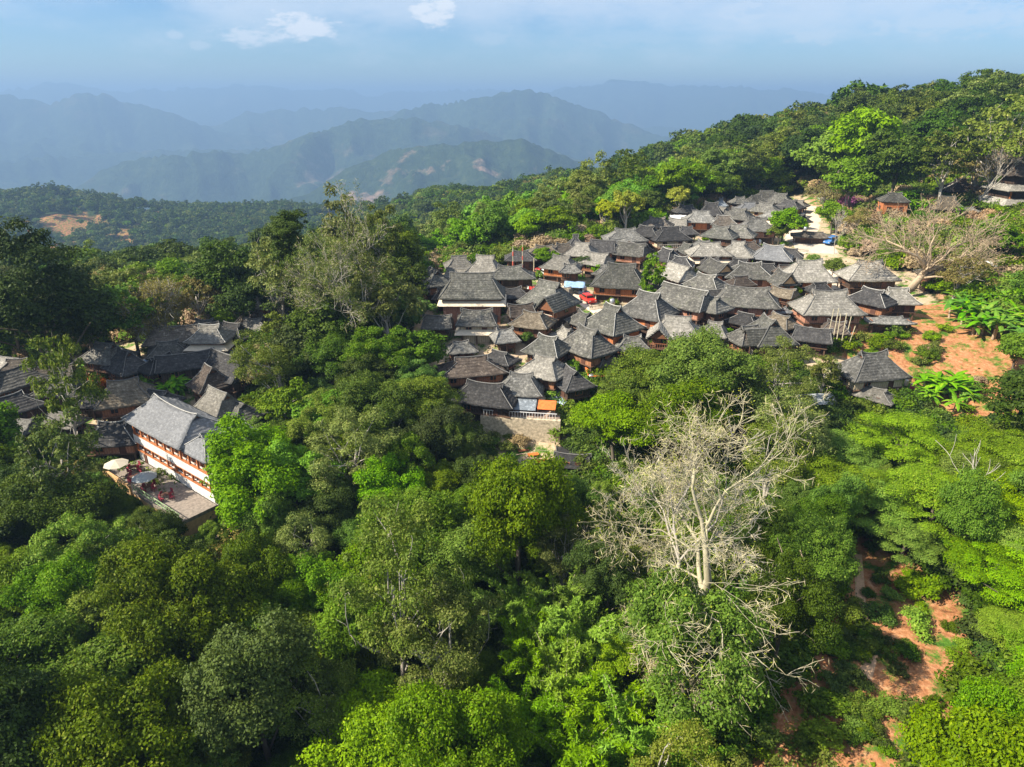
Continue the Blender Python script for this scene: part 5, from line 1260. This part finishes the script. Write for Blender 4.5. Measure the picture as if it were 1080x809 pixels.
# ------------------------------------------------------------------ single trees that can be told apart
T = named_tree
T(38, 318, 52, 'dark', 'big dark rounded tree at the left edge above the houses', hz=1.1)
T(10, 330, 26, 'mid', 'green tree at the very left edge under the big dark one')
T(92, 345, 26, 'dark', 'dark tree right below the big dark one at the left')
T(66, 415, 22, 'olive', 'tall thin olive tree in front of the left houses', hz=1.7)
T(66, 492, 28, 'olive', 'olive tree below the tall thin one at the left', hz=1.3)
T(155, 278, 25, 'dark', 'dark dome shaped tree standing against the hazy hill')
T(108, 308, 22, 'brown', 'brownish tree left of the half bare one at the left wood')
T(136, 330, 28, 'mid', 'green tree under the brownish crown at the left wood')
T(205, 315, 24, 'brown', 'brown twiggy crown right of the half bare tree')
T(232, 292, 27, 'dark', 'dark green crown behind the two tier house')
T(262, 275, 24, 'mid', 'green crown between the dark one and the olive wood')
T(255, 318, 24, 'dark', 'dark crown right above the two tier house')
SPEC['spire'] = dict(R=3.2, H=13, th=13.5, lm='dark', nl=50, lr=.9, per=330, ls=.30, shape='dome', rad=.4); tree_proto('spire', 77, lod='near', **SPEC['spire'])
_p = gz(322, 122, -47); put_tree('spire', _p[0], _p[1], h1(_p[0], _p[1]), 1.15, 'near', 'upright dark green tree rising highest on the left of the centre', None)
for (u_, v_, r_, k_, l_) in ((556, 354, 7, 'mid', 'small green tree below the little pale hut by the lane'), (604, 386, 6, 'neon', 'small vivid green tree under the brown grey hut corner'), (838, 305, 6, 'fresh', 'small tree in front of the large pale roof house'),
      (700, 303, 8, 'dark', 'dark tree beside the tall thin bright trees'), (744, 352, 6, 'mid', 'small tree right of the pale spotted hut'), (768, 352, 6, 'fresh', 'bright small tree in the brick yard'), (705, 262, 5, 'fresh', 'tiny bright tree by the near black roof'), (747, 252, 6, 'fresh', 'small tree in the little green garden of the village'),
      (800, 272, 6, 'yellow', 'yellow green small tree left of the silvery roof'), (668, 302, 5, 'mid', 'small tree at the front of the very broad roof'), (530, 262, 7, 'fresh', 'bright tree at the forest edge behind the long grey roof'), (880, 280, 9, 'fresh', 'green tree right of the gravel lot')):
    T(u_, v_, r_, k_, l_)
T(338, 262, 20, 'olive', 'olive crown next to the upright dark tree')
T(296, 290, 26, 'olive', 'speckled olive crown above the middle wood', hz=1.3)
T(292, 352, 18, 'olive', 'olive crown hanging over the highest roofs of the left group')
T(325, 348, 24, 'pale', 'pale green crown in the middle of the centre wood')
T(352, 305, 30, 'olive', 'olive crown under the very tall sparse tree, left side', hz=1.35)
T(362, 250, 24, 'olive', 'tall olive crown beside the top of the very tall sparse tree', hz=1.5)
T(418, 268, 20, 'mid', 'tall green crown above the whitish hidden roof', hz=1.4)
T(405, 322, 28, 'olive', 'olive crown under the very tall sparse tree, right side', hz=1.35)
T(400, 262, 22, 'olive', 'upper olive crown right of the very tall sparse tree', hz=1.4)
T(430, 330, 26, 'pale', 'pale crown in front of the whitish hidden roof')
T(290, 385, 30, 'olive', 'olive crown right of the black steep roof')
T(345, 375, 32, 'mid', 'mid green crown at the heart of the centre wood')
T(395, 378, 32, 'pale', 'pale crown left of the long low dark roof')
T(440, 372, 26, 'mid', 'green crown shading the long low dark roof')
T(300, 428, 26, 'pale', 'pale crown right above the neon green tree')
T(272, 496, 46, 'neon', 'neon green tree leaning over the right end of the white building')
T(310, 505, 36, 'neon', 'neon green tree right below the brightest one')
T(345, 432, 26, 'fresh', 'bright green crown right of the neon tree, upper side')
T(395, 425, 40, 'mid', 'large mid green crown in the centre wood above the shaded gap')
T(440, 425, 34, 'mid', 'green crown left of the dark shaded slope under the wide roof')
T(375, 480, 38, 'olive', 'olive brown crown in the middle of the centre wood')
T(350, 540, 34, 'dark', 'crown below the neon green trees, its dark leaf colour standing for forest shadow')  # dark leaf colour stands in for the forest shadow falling here
T(430, 560, 55, 'mid', 'great domed tree with rounded leaf clumps in the centre foreground')
T(490, 590, 48, 'mid', 'second domed tree right of the great one')
T(400, 610, 46, 'fresh', 'bright crown left below the great domed tree')
T(476, 535, 26, 'fresh', 'bright green crown just under the cream walled yard')
T(512, 508, 15, 'fresh', 'small bright crown left of the stepped yard')
T(470, 690, 44, 'olive', 'olive crown on a tall trunk in the lower centre', hz=1.3)
T(255, 610, 38, 'brown', 'brownish green crown below the terrace', lod='near')
T(190, 618, 42, 'dark', 'dark dense crown below the terrace, left of the brownish one')
T(338, 620, 40, 'fresh', 'yellow green crown in the left centre foreground')
T(330, 700, 46, 'mid', 'green crown between the yellow green one and the bottom edge')
T(255, 705, 50, 'pale', 'pale feathery crown in the lower left centre')
T(120, 720, 62, 'pale', 'broad pale green crown at the lower left')
T(30, 700, 50, 'mid', 'green crown at the lower left edge')
T(60, 600, 40, 'pale', 'pale crown at the left edge halfway down')
T(98, 600, 34, 'pale', 'light clumped crown left of the dark dense one')
T(60, 530, 38, 'dark', 'dark crown under the two thin olive trees')
T(400, 770, 50, 'fresh', 'bright crown cut by the bottom edge left of the olive trunk tree')
T(200, 780, 50, 'pale', 'pale crown cut by the bottom edge at the lower left')
T(735, 392, 48, 'mid', 'large round tree in front of the village, upper part')
T(680, 400, 40, 'mid', 'left shoulder of the large tree group in front of the village')
T(650, 445, 36, 'fresh', 'bright crown left below the large tree in front of the village')
T(720, 440, 46, 'mid', 'lower crown of the tree group in front of the village')
T(772, 425, 32, 'dark', 'dark crown right behind the large tree in front of the village')
T(820, 400, 30, 'olive', 'olive crown below the cross gabled house')
T(850, 460, 36, 'olive', 'olive tree right of the huge bare tree top')
T(815, 490, 34, 'olive', 'grey olive crown left of the lime green canopy')
T(870, 395, 16, 'olive', 'small olive crown left of the lone house')
T(895, 475, 36, 'lime', 'lime green layered crown left of the others below the lone house')
T(960, 465, 40, 'lime', 'lime green layered crown directly below the lone clump of long leaves')
T(1040, 480, 40, 'lime', 'lime green layered crown at the right edge of the bare slope')
T(925, 520, 40, 'lime', 'lime green layered crown in the middle of the right canopy')
T(990, 520, 44, 'lime', 'lime green layered crown around the white snag')
T(1060, 530, 46, 'lime', 'lime green layered crown at the right edge')
T(958, 562, 30, 'lime', 'round lime crown at the top of the tea slope')
T(1052, 596, 38, 'lime', 'lime crown right of the round one above the tea slope')
T(1085, 620, 40, 'lime', 'lime crown cut by the right edge halfway down')
T(1092, 745, 40, 'fresh', 'bright green crown at the lower right corner')
T(1080, 665, 28, 'lime', 'lime crown above the lower right corner')
T(832, 578, 28, 'mid', 'bluish green dense crown right of the huge bare tree')
T(815, 560, 30, 'mid', 'dense crown touching the right branches of the huge bare tree')
T(850, 640, 17, 'dark', 'dark crown beside the broken tan trunk')
T(690, 660, 30, 'mid', 'green crown just left of the base of the huge bare tree')
T(655, 690, 28, 'fresh', 'bright crown between the bamboo and the huge bare tree')
T(1076, 408, 18, 'dark', 'dark shaded tree at the right edge beside the bare slope')
T(1074, 366, 17, 'fresh', 'bright green bush like tree below the banana grove')
T(575, 270, 13, 'fresh', 'small round topped tree beside the parked white van', hz=.7)
T(613, 276, 9, 'dark', 'small dark tree behind the row of bleached roofs')
T(633, 282, 8, 'neon', 'round bright bush like tree under the bleached roof')
T(684, 288, 8, 'column', 'tall thin bright tree in the middle of the village, left one', hz=1.25)
T(694, 292, 7, 'column', 'tall thin bright tree in the middle of the village, right one', hz=1.0)
T(829, 232, 14, 'fresh', 'bright tree beside the pale road at the back of the village')
T(822, 243, 9, 'fresh', 'small bright tree in front of the one beside the pale road')
T(716, 208, 15, 'yellow', 'yellow topped tree with a pale trunk behind the village')
T(662, 215, 20, 'yellow', 'yellow green crown at the back edge of the village')
T(640, 222, 16, 'yellow', 'lower yellow green crown left of the larger one at the back edge')
T(875, 168, 24, 'fresh', 'yellow green dome of the tall tree group right of the pale road')
T(915, 150, 32, 'fresh', 'largest bright dome of the tall tree group right of the pale road')
T(945, 172, 26, 'mid', 'mid green dome behind the orange hillside hut')
T(900, 190, 22, 'fresh', 'lower bright dome above the orange hillside hut')
T(870, 205, 15, 'brown', 'brown grey crown beside the top of the pale road')
T(915, 98, 22, 'dark', 'dark umbrella shaped tree on the skyline')
T(1000, 90, 13, 'dark', 'tall dark tree head on the skyline near the right')
T(972, 98, 16, 'dark', 'rounded dark tree head on the skyline left of the tall one')
T(1030, 110, 18, 'olive', 'olive tree head on the skyline right of the tall one')
T(1074, 78, 12, 'dark', 'dark tree head on the skyline at the right edge')
T(850, 116, 15, 'dark', 'dark round tree head on the skyline left of the umbrella shaped one')
T(822, 124, 12, 'dark', 'small dark tree head on the skyline left of the round one')
T(790, 128, 17, 'dark', 'broad dark tree head on the skyline over the neon belt')
T(758, 138, 14, 'dark', 'dark tree head where the ridge starts to drop on the skyline')
T(1060, 150, 26, 'olive', 'olive crown above the tiered pavilion')
T(1000, 175, 22, 'olive', 'grey olive crown above the weathered grey hut')
T(1030, 180, 20, 'brown', 'brown grey crown behind the bare white twin trunk tree')
T(905, 232, 13, 'purple' if False else 'brown', 'brown bush like tree on the garden slope')
T(880, 225, 13, 'fresh', 'bright tree on the garden slope right of the pale road')
T(1055, 250, 18, 'mid', 'green tree in front of the tiered pavilion')
T(1010, 290, 20, 'brown', 'rust brown crown right of the leaning bare tree')

# ------------------------------------------------------------------ the rest of the wood
PROT = [[(440,268),(560,252),(700,222),(800,198),(850,205),(890,240),(960,262),(1010,310),(1080,352),(1080,425),(960,462),(860,445),(800,388),(700,362),(640,372),(620,430),(618,520),(560,535),(520,480),(465,420),(445,330)],
        [(0,378),(100,352),(160,332),(250,325),(262,400),(250,440),(243,565),(215,565),(125,520),(115,485),(0,440)],
        [(895,570),(950,590),(1065,610),(1070,740),(1010,790),(930,860),(745,860),(770,760),(870,690),(880,640)],
        [(850,205),(935,196),(1090,215),(1090,300),(1000,330),(985,290),(900,270)],
        [(640,470),(820,470),(800,650),(700,640)], [(530,640),(700,800),(540,830)]]
def any_in(u, v, polys): return any(bool(in_poly(np.array([u]), np.array([v]), p)[0]) for p in polys)
GROUND_NO = [VILLAGE, VILLAGE_L, BARE_R, BARE_LR, GARDEN_R]
def zone_keys(u, v, D):
    if D < 105:
        if u > 860: return ['lime', 'lime', 'fresh', 'mid']
        if u > 640: return ['mid', 'mid', 'olive', 'dark', 'fresh']
        if u > 320: return ['mid', 'mid', 'fresh', 'dark', 'olive', 'pale']
        return ['dark', 'mid', 'pale', 'pale', 'mid', 'olive', 'dark']
    if D < 170 and u < 440: return ['dark', 'mid', 'olive', 'brown', 'mid', 'dark']
    if u < 430: return ['dark', 'mid', 'olive', 'dark']
    if u < 830 and D < 300: return ['fresh', 'fresh', 'mid', 'fresh', 'neon', 'olive']
    if D < 260: return ['mid', 'dark', 'olive', 'mid', 'brown', 'fresh', 'dark']
    return ['dark', 'dark', 'mid', 'dark', 'dark', 'olive', 'brown']
LABEL = {'mid': 'mid green rounded tree', 'fresh': 'bright green leafy tree', 'dark': 'dark green dense tree', 'olive': 'olive grey thin crowned tree', 'pale': 'pale green feathery tree',
         'lime': 'lime green flat layered tree', 'neon': 'vivid green tree', 'brown': 'brownish half leafless tree', 'yellow': 'yellow green tree'}
def place_label(u, D):
    if D < 105: return ('in the forest at the lower left', 'forest at the lower left') if u < 320 else ('in the forest at the lower centre', 'forest at the lower centre') if u < 640 else ('in the wood around the huge bare tree', 'wood around the huge bare tree') if u < 860 else ('in the canopy at the lower right', 'canopy at the lower right')
    if u < 430: return ('in the wood behind the left houses', 'wood behind the left houses')
    if D < 300 and u < 830: return ('in the bright belt behind the village', 'bright belt behind the village')
    if D < 330 and u >= 830: return ('on the wooded slope above the hillside huts', 'slope above the hillside huts')
    return ('on the long dark ridge behind the village', 'long dark ridge')
cand = []
R2 = random.Random(5)
def scatter(n, r0, r1, smin, smax, gap):
    grid = {}
    cell = 6.0
    for (x, y, rr) in TREES + [(c[0], c[1], c[2]) for c in cand]: grid.setdefault((int(x//cell), int(y//cell)), []).append((x, y, rr))
    pts = []
    for _ in range(n):
        rad = math.sqrt(R2.uniform(r0*r0, r1*r1)); a = math.radians(R2.uniform(-47, 47)); pts.append((rad*math.sin(a), rad*math.cos(a)))
    P = np.array(pts); Z = near_h(P[:, 0], P[:, 1]); U, V = to_pix(P[:, 0], P[:, 1], Z)
    bad = np.zeros(len(P), bool)
    for poly in GROUND_NO: bad |= in_poly(U, V, poly) & (np.hypot(P[:, 0], P[:, 1]) < 330)
    sc = np.array([R2.uniform(smin, smax) for _ in pts]); tops = []
    for f in (1.0,):
        for hh in (13.0, 10.0, 7.0, 4.0):
            for du in (-3.2, 0, 3.2):
                u2, v2 = to_pix(P[:, 0] + du*sc, P[:, 1], Z + hh*sc)
                for poly in PROT: bad |= in_poly(u2, v2, poly) & (np.hypot(P[:, 0], P[:, 1]) < 240)
    hx = np.array([(h.location.x, h.location.y) for h in HS if h.location.x < -35]); sv = np.array([SUN.x, SUN.y]); sv = sv/np.linalg.norm(sv)
    for a_, b_ in hx:      # the left houses stand in the sun: keep the strip that would shade them open
        dx, dy = P[:, 0]-a_, P[:, 1]-b_; al = dx*sv[0] + dy*sv[1]; lat = np.abs(dx*sv[1] - dy*sv[0]); bad |= (al > -2) & (al < 17) & (lat < 5)
    bad |= (V - 13*0 < -50) | (U < -170) | (U > 1250)
    out = []
    for i in np.nonzero(~bad)[0]:
        x, y = P[i]; s = sc[i]; rr = 4.4*s; k = (int(x//cell), int(y//cell)); ok = True
        for dx in (-2, -1, 0, 1, 2):
            for dy in (-2, -1, 0, 1, 2):
                for (a, b, c) in grid.get((k[0]+dx, k[1]+dy), ()):
                    if (a-x)**2 + (b-y)**2 < (gap*(rr+c))**2: ok = False; break
                if not ok: break
            if not ok: break
        if ok: grid.setdefault(k, []).append((x, y, rr)); out.append((float(x), float(y), rr, s, float(Z[i]), float(U[i]), float(V[i])))
    return out
WH = MT
cand += scatter(5000, 22, 105, .5, 1.15, .61)
cand += scatter(3500, 225, 345, 1.0, 1.55, .50)
cand += scatter(9000, 105, 345, .65, 1.05, .54)
cand += scatter(900, 24, 130, .38, .55, .66)
cand.sort(key=lambda c: math.hypot(c[0], c[1]) + (60 if abs(c[5]-540) > 620 else 0))
n_ind = 0; rest = {}; SRC = {}
MAX_IND = 278 - sum(1 for o in COL.objects if o.get('category') == 'tree')
print('individual trees', MAX_IND)
for c in cand:
    x, y, rr, s, z, u, v = c; D = math.hypot(x, y); key = R2.choice(zone_keys(u, v, D)); lod = 'near' if D < 105 else 'mid'
    if n_ind < MAX_IND:
        where, grp = place_label(u, D)
        put_tree(key, x, y, z, s, lod, hz=R2.uniform(.85, 1.6) if D < 225 else R2.uniform(.9, 1.8), label=LABEL[key] + ' ' + where, group=LABEL[key] + 's ' + where); n_ind += 1
    else: rest.setdefault((key, 'near' if D < 105 else 'mid'), []).append(c)
# one object per kind is the source the far woods repeat
def source(key, lod, xy, label_where, u=0):
    x, y = xy; z = h1(x, y); pr = PROTO[(key, lod)]; out = []
    for i, (cm, tm, z0, R, H) in enumerate(pr):
        xx, yy = x + i*9, y + i*4; e = empty('tree', (xx, yy, h1(xx, yy)-.2), i*1.3)
        tag(e, LABEL[key] + ' ' + label_where, 'tree', LABEL[key] + 's ' + label_where); link('trunk', tm, e); out.append(link('crown', cm, e))
    return out
def forest(name, label, pts, srcs, seed=0):
    """a wood too dense to count: one object whose trees are repeated by geometry nodes"""
    r = np.random.default_rng(seed); P = np.array([(p[0], p[1], p[2]) for p in pts], np.float32); n = len(P)
    me = bpy.data.meshes.new(name); me.vertices.add(n); me.vertices.foreach_set('co', P.ravel())
    a = me.attributes.new('rot', 'FLOAT_VECTOR', 'POINT'); rv = np.zeros((n, 3), np.float32); rv[:, 2] = r.uniform(0, 6.28, n); rv[:, :2] = r.normal(size=(n, 2))*.05; a.data.foreach_set('vector', rv.ravel())
    a = me.attributes.new('size', 'FLOAT', 'POINT'); a.data.foreach_set('value', np.array([p[3] for p in pts], np.float32))
    a = me.attributes.new('which', 'INT', 'POINT'); a.data.foreach_set('value', r.integers(0, len(srcs), n).astype(np.int32))
    o = link(name, me); tag(o, label, 'forest' if 'forest' in name or 'wood' in name else 'plants', None, 'stuff')
    g = bpy.data.node_groups.new(name, 'GeometryNodeTree'); g.interface.new_socket('Geometry', in_out='INPUT', socket_type='NodeSocketGeometry'); g.interface.new_socket('Geometry', in_out='OUTPUT', socket_type='NodeSocketGeometry')
    N = g.nodes; L = g.links; gi = N.new('NodeGroupInput'); go = N.new('NodeGroupOutput')
    g2 = N.new('GeometryNodeGeometryToInstance')
    for s in reversed(srcs):
        oi = N.new('GeometryNodeObjectInfo'); oi.transform_space = 'ORIGINAL'; oi.inputs['Object'].default_value = s; L.new(oi.outputs['Geometry'], g2.inputs[0])
    ip = N.new('GeometryNodeInstanceOnPoints'); ip.inputs['Pick Instance'].default_value = True
    def na(nm, t):
        q = N.new('GeometryNodeInputNamedAttribute'); q.data_type = t; q.inputs[0].default_value = nm; return q.outputs[0]
    L.new(gi.outputs[0], ip.inputs['Points']); L.new(g2.outputs[0], ip.inputs['Instance']); L.new(na('which', 'INT'), ip.inputs['Instance Index'])
    L.new(na('rot', 'FLOAT_VECTOR'), ip.inputs['Rotation']); L.new(na('size', 'FLOAT'), ip.inputs['Scale'])
    L.new(ip.outputs[0], go.inputs[0])
    md = o.modifiers.new('trees', 'NODES'); md.node_group = g; return o
srcs = {}
spots = {'mid': (120, 300), 'fresh': (30, 255), 'dark': (90, 330), 'olive': (190, 300), 'brown': (160, 330), 'neon': (10, 245), 'lime': (78, 66), 'pale': (-60, 190)}
def get_src(key, lod):
    k = (key, lod if (key, lod) in PROTO else 'mid')
    if k not in PROTO: k = ('fresh', 'mid')
    if k not in srcs:
        xy = spots.get(key, (100, 300)); w = place_label(600 if xy[0] > 0 else 300, 400 if xy[1] > 290 else 250)[0]
        if k[1] == 'far': xy = (xy[0]*.7 + 20, xy[1] + 120); w = 'on the long dark ridge behind the village'
        if k[1] == 'tiny': xy = (-260 + 30*len(srcs), 1000); w = 'on the hazy hill at the left'
        srcs[k] = source(k[0], k[1], xy, w)
    return srcs[k]
sl = {}
for (key, lod), cs in rest.items():
    k = (key if (key, lod) in PROTO else 'fresh', lod); sl.setdefault(k, []).extend(cs)
for (key, lod), cs in sl.items():
    forest('forest', 'dense mass of %ss behind and around the village' % LABEL[key], [(c[0], c[1], c[4]-.2, c[3]) for c in cs], get_src(key, lod), 3)
def far_scatter(n, r0, r1, smin, smax, amin=-42, amax=44):
    r = np.random.default_rng(int(r0)); rad = np.sqrt(r.uniform(r0*r0, r1*r1, n)); a = np.radians(r.uniform(amin, amax, n)); x, y = rad*np.sin(a), rad*np.cos(a); z = terrain_h(x, y)
    clear = fbm(x/90, y/90, 4) > (.34 if r0 < 700 else .22); s = r.uniform(smin, smax, n)
    u, v = to_pix(x, y, z)
    # the pale landslip scar on the near spur and cleared patches on the hazy hill stay open
    for (pu, pv, ru, rv) in PATCHES: clear |= (np.hypot((u-pu)/ru, (v-pv)/rv) + fbm(x/25, y/25, 4)*1.6 < .95) & (r.random(n) < .93)
    k = ~clear; return np.stack([x, y, z - .5, s], 1)[k]
def split(P, keys, lod, label):
    r = np.random.default_rng(4); w = r.integers(0, len(keys), len(P))
    for i, key in enumerate(keys):
        forest('forest', LABEL[key] + 's ' + label, P[w == i], get_src(key, lod), i)
split(far_scatter(9000, 345, 700, .95, 1.6), ['dark', 'mid', 'olive', 'fresh', 'brown', 'dark'], 'far', 'in a dense mass covering the long ridge')
split(far_scatter(26000, 700, 1500, .9, 1.5), ['dark', 'mid', 'olive', 'dark'], 'tiny', 'in a dense mass covering the hazy hill and far spurs')

# bushes, tea rows and ground cover
BUSH = []
for i, lm in enumerate(('mid', 'fresh', 'dark', 'olive', 'brownleaf', 'lime', 'twig', 'purple', 'red')):
    cm, P_ = crown_mesh(500+i, 1.15, 1.5, .75, 16, .55, 130, .24, LM[lm], 'dome', .85, .6, 60); st = MB()
    for k in range(4): st.tube([(0, 0, -.4), tuple(P_[k]*.8)], [.05, .02], 4)
    BUSH.append((lm, cm, st.mesh('stem', BARK, True)))
BL = {'mid': 'green bush', 'fresh': 'bright green bush', 'dark': 'dark green bush', 'olive': 'olive bush', 'brownleaf': 'brown bush', 'lime': 'lime green bush', 'twig': 'dry twiggy bush', 'purple': 'purple flowering bush', 'red': 'rust red bush'}
def bush(lm, u, v, sc, where, xy=None, label=None):
    x, y, z = hit(u, v, .6*sc) if xy is None else (xy[0], xy[1], h1(*xy)); b = [b for b in BUSH if b[0] == lm][0]
    e = tag(empty('bush', (x, y, z - .1), random.uniform(0, 6.3), (sc*random.uniform(.9, 1.3), sc, sc*random.uniform(.75, 1.0))), label or BL[lm] + ' ' + where, 'bush', BL[lm] + 's ' + where)
    link('stem', b[2], e); link('foliage', b[1], e)
rb = random.Random(9)
def bush_area(poly, n, keys, s0, s1, where, gap=1.3):
    us = [p[0] for p in poly]; vs = [p[1] for p in poly]; done = []; t = 0
    while len(done) < n and t < n*30:
        t += 1; u = rb.uniform(min(us), max(us)); v = rb.uniform(min(vs), max(vs))
        if not any_in(u, v, [poly]): continue
        x, y, z = hit(u, v); 
        if any((a-x)**2 + (b-y)**2 < gap*gap for a, b in done): continue
        done.append((x, y)); bush(rb.choice(keys), 0, 0, rb.uniform(s0, s1), where, (x, y))
bush_area([(890,590),(950,600),(1030,660),(1030,720),(960,800),(900,809),(850,760),(830,720),(880,680)], 34, ['dark', 'mid', 'fresh', 'lime', 'mid', 'lime'], .45, 1.15, 'on the bare slope at the lower right', 2.0)
bush_area([(780,740),(880,690),(960,809),(780,809)], 14, ['dark', 'fresh', 'mid'], .4, 1.0, 'on the red earth at the bottom right', 1.2)
bush_area([(960,345),(1075,385),(1075,425),(1000,440),(950,410)], 9, ['fresh', 'olive', 'mid', 'twig'], .4, 1.0, 'on the bare slope right of the lone house', 1.6)
bush_area([(855,355),(970,350),(950,375),(860,385)], 14, ['fresh', 'mid', 'olive'], .7, 1.4, 'below the weathered brick wall', 1.7)
bush_area([(868,215),(935,222),(1080,232),(1080,270),(1010,300),(985,270),(900,262),(868,240)], 48, ['brownleaf', 'twig', 'fresh', 'olive', 'mid', 'twig', 'lime'], .8, 1.9, 'on the garden slope under the hillside huts', 3)
for (u, v, s) in ((895, 218, 2.4), (903, 222, 2.2), (887, 222, 2.0)): bush('purple', u, v, s, 'on the garden slope right of the pale road')
bush('lime', 946, 240, 2.8, '', label='brilliant lime green bush on the garden slope below the orange hut')
bush('red', 103, 405, 1.6, '', label='rust red bush left of the straw coloured thatch dome'); bush('red', 108, 411, 1.3, '', label='small rust red bush touching the thatch dome')
bush_area([(455,275),(600,262),(720,235),(860,262),(880,300),(860,350),(740,345),(640,400),(600,440),(560,350),(470,330)], 44, ['fresh', 'mid', 'fresh', 'olive', 'lime'], .6, 1.3, 'in the gaps between the village houses', 6)
bush_area([(590,400),(640,400),(620,450),(600,470),(590,440)], 12, ['fresh', 'neon' if False else 'fresh', 'mid'], 1.2, 2.0, 'on the bank right of the cream retaining wall', 2)
bush_area([(120,350),(160,345),(250,365),(260,400),(150,410),(100,420)], 16, ['mid', 'olive', 'fresh'], .7, 1.4, 'between the left houses', 4)
for k in range(9):
    p = frame_pt(WB, (-10 + k*2.7, -10.6 - rb.random()*1.5, 0)); bush(rb.choice(['mid', 'dark', 'fresh']), 0, 0, rb.uniform(.9, 1.5), 'at the foot of the ochre terrace wall', (p.x, p.y))
bush_area([(470,450),(540,460),(560,475),(500,480)], 10, ['olive', 'mid', 'twig'], .6, 1.2, 'on the bank under the cream retaining wall', 2)
# herbs and young shoots: nobody could count them
usrc = [[o for o in e.children if o.name.startswith('foliage')][0] for e in COL.objects if e.name.startswith('bush') and e.type == 'EMPTY']
def first_of(lm):
    nm = [b for b in BUSH if b[0] == lm][0][1]
    return next(o for o in usrc if o.data == nm)
def cover(n, r0, r1, smin, smax, keys, label, where=None, seed=1, thresh=-.05):
    r = np.random.default_rng(seed); rad = np.sqrt(r.uniform(r0*r0, r1*r1, n)); a = np.radians(r.uniform(-46, 46, n)); x, y = rad*np.sin(a), rad*np.cos(a); z = near_h(x, y); u, v = to_pix(x, y, z)
    vil = np.zeros(n, bool); bare = np.zeros(n, bool)
    for p in (VILLAGE, VILLAGE_L): vil |= in_poly(u, v, p)
    for p in (BARE_R, BARE_LR): bare |= in_poly(u, v, p)
    keep = np.where(vil, False, np.where(bare, fbm(x/4, y/4, 3) > .36, True)) if where is None else where(u, v, x, y)
    P = np.stack([x, y, z - .15, np.where(bare | vil, .45, 1)*r.uniform(smin, smax, n)], 1)[keep]
    forest('undergrowth', label, P, [first_of(k) for k in keys], seed)
cover(9000, 24, 120, .6, 1.7, ['dark', 'mid', 'dark', 'dark'], 'mixed green undergrowth filling the forest floor, leaf colours darkened for shade between trees')  # mostly dark leaf colours, so the gaps between trees look more shaded
cover(9000, 120, 345, 1.0, 2.6, ['mid', 'fresh', 'olive', 'twig'], 'mixed undergrowth on the slopes beyond the village', seed=2)
cover(9000, 30, 200, .12, .38, ['lime', 'fresh', 'olive'], 'low weeds and grass tufts on the open earth', lambda u, v, x, y: (in_poly(u, v, BARE_LR) | in_poly(u, v, BARE_R) | in_poly(u, v, GARDEN_R) | in_poly(u, v, VILLAGE)) & (fbm(x/3, y/3, 3) > .05), 3)

# ------------------------------------------------------------------ haze: the air itself
def haze():
    m = MB(); m.box(0, 11500, -310, 60000, 27000, 1000); o = m.build('haze', None); tag(o, kind='stuff', label='pale blue haze that fades the far hills', cat='haze')
    mt = bpy.data.materials.new('haze'); mt.use_nodes = True; N = mt.node_tree.nodes; L = mt.node_tree.links
    for n in list(N): N.remove(n)
    out = N.new('ShaderNodeOutputMaterial'); v = N.new('ShaderNodeVolumePrincipled'); v.inputs['Color'].default_value = (.30, .48, .74, 1); v.inputs['Density'].default_value = HAZE_DENSITY; v.inputs['Anisotropy'].default_value = .1
    L.new(v.outputs[0], out.inputs['Volume']); o.data.materials.append(mt); mt.cycles.homogeneous_volume = True
haze()
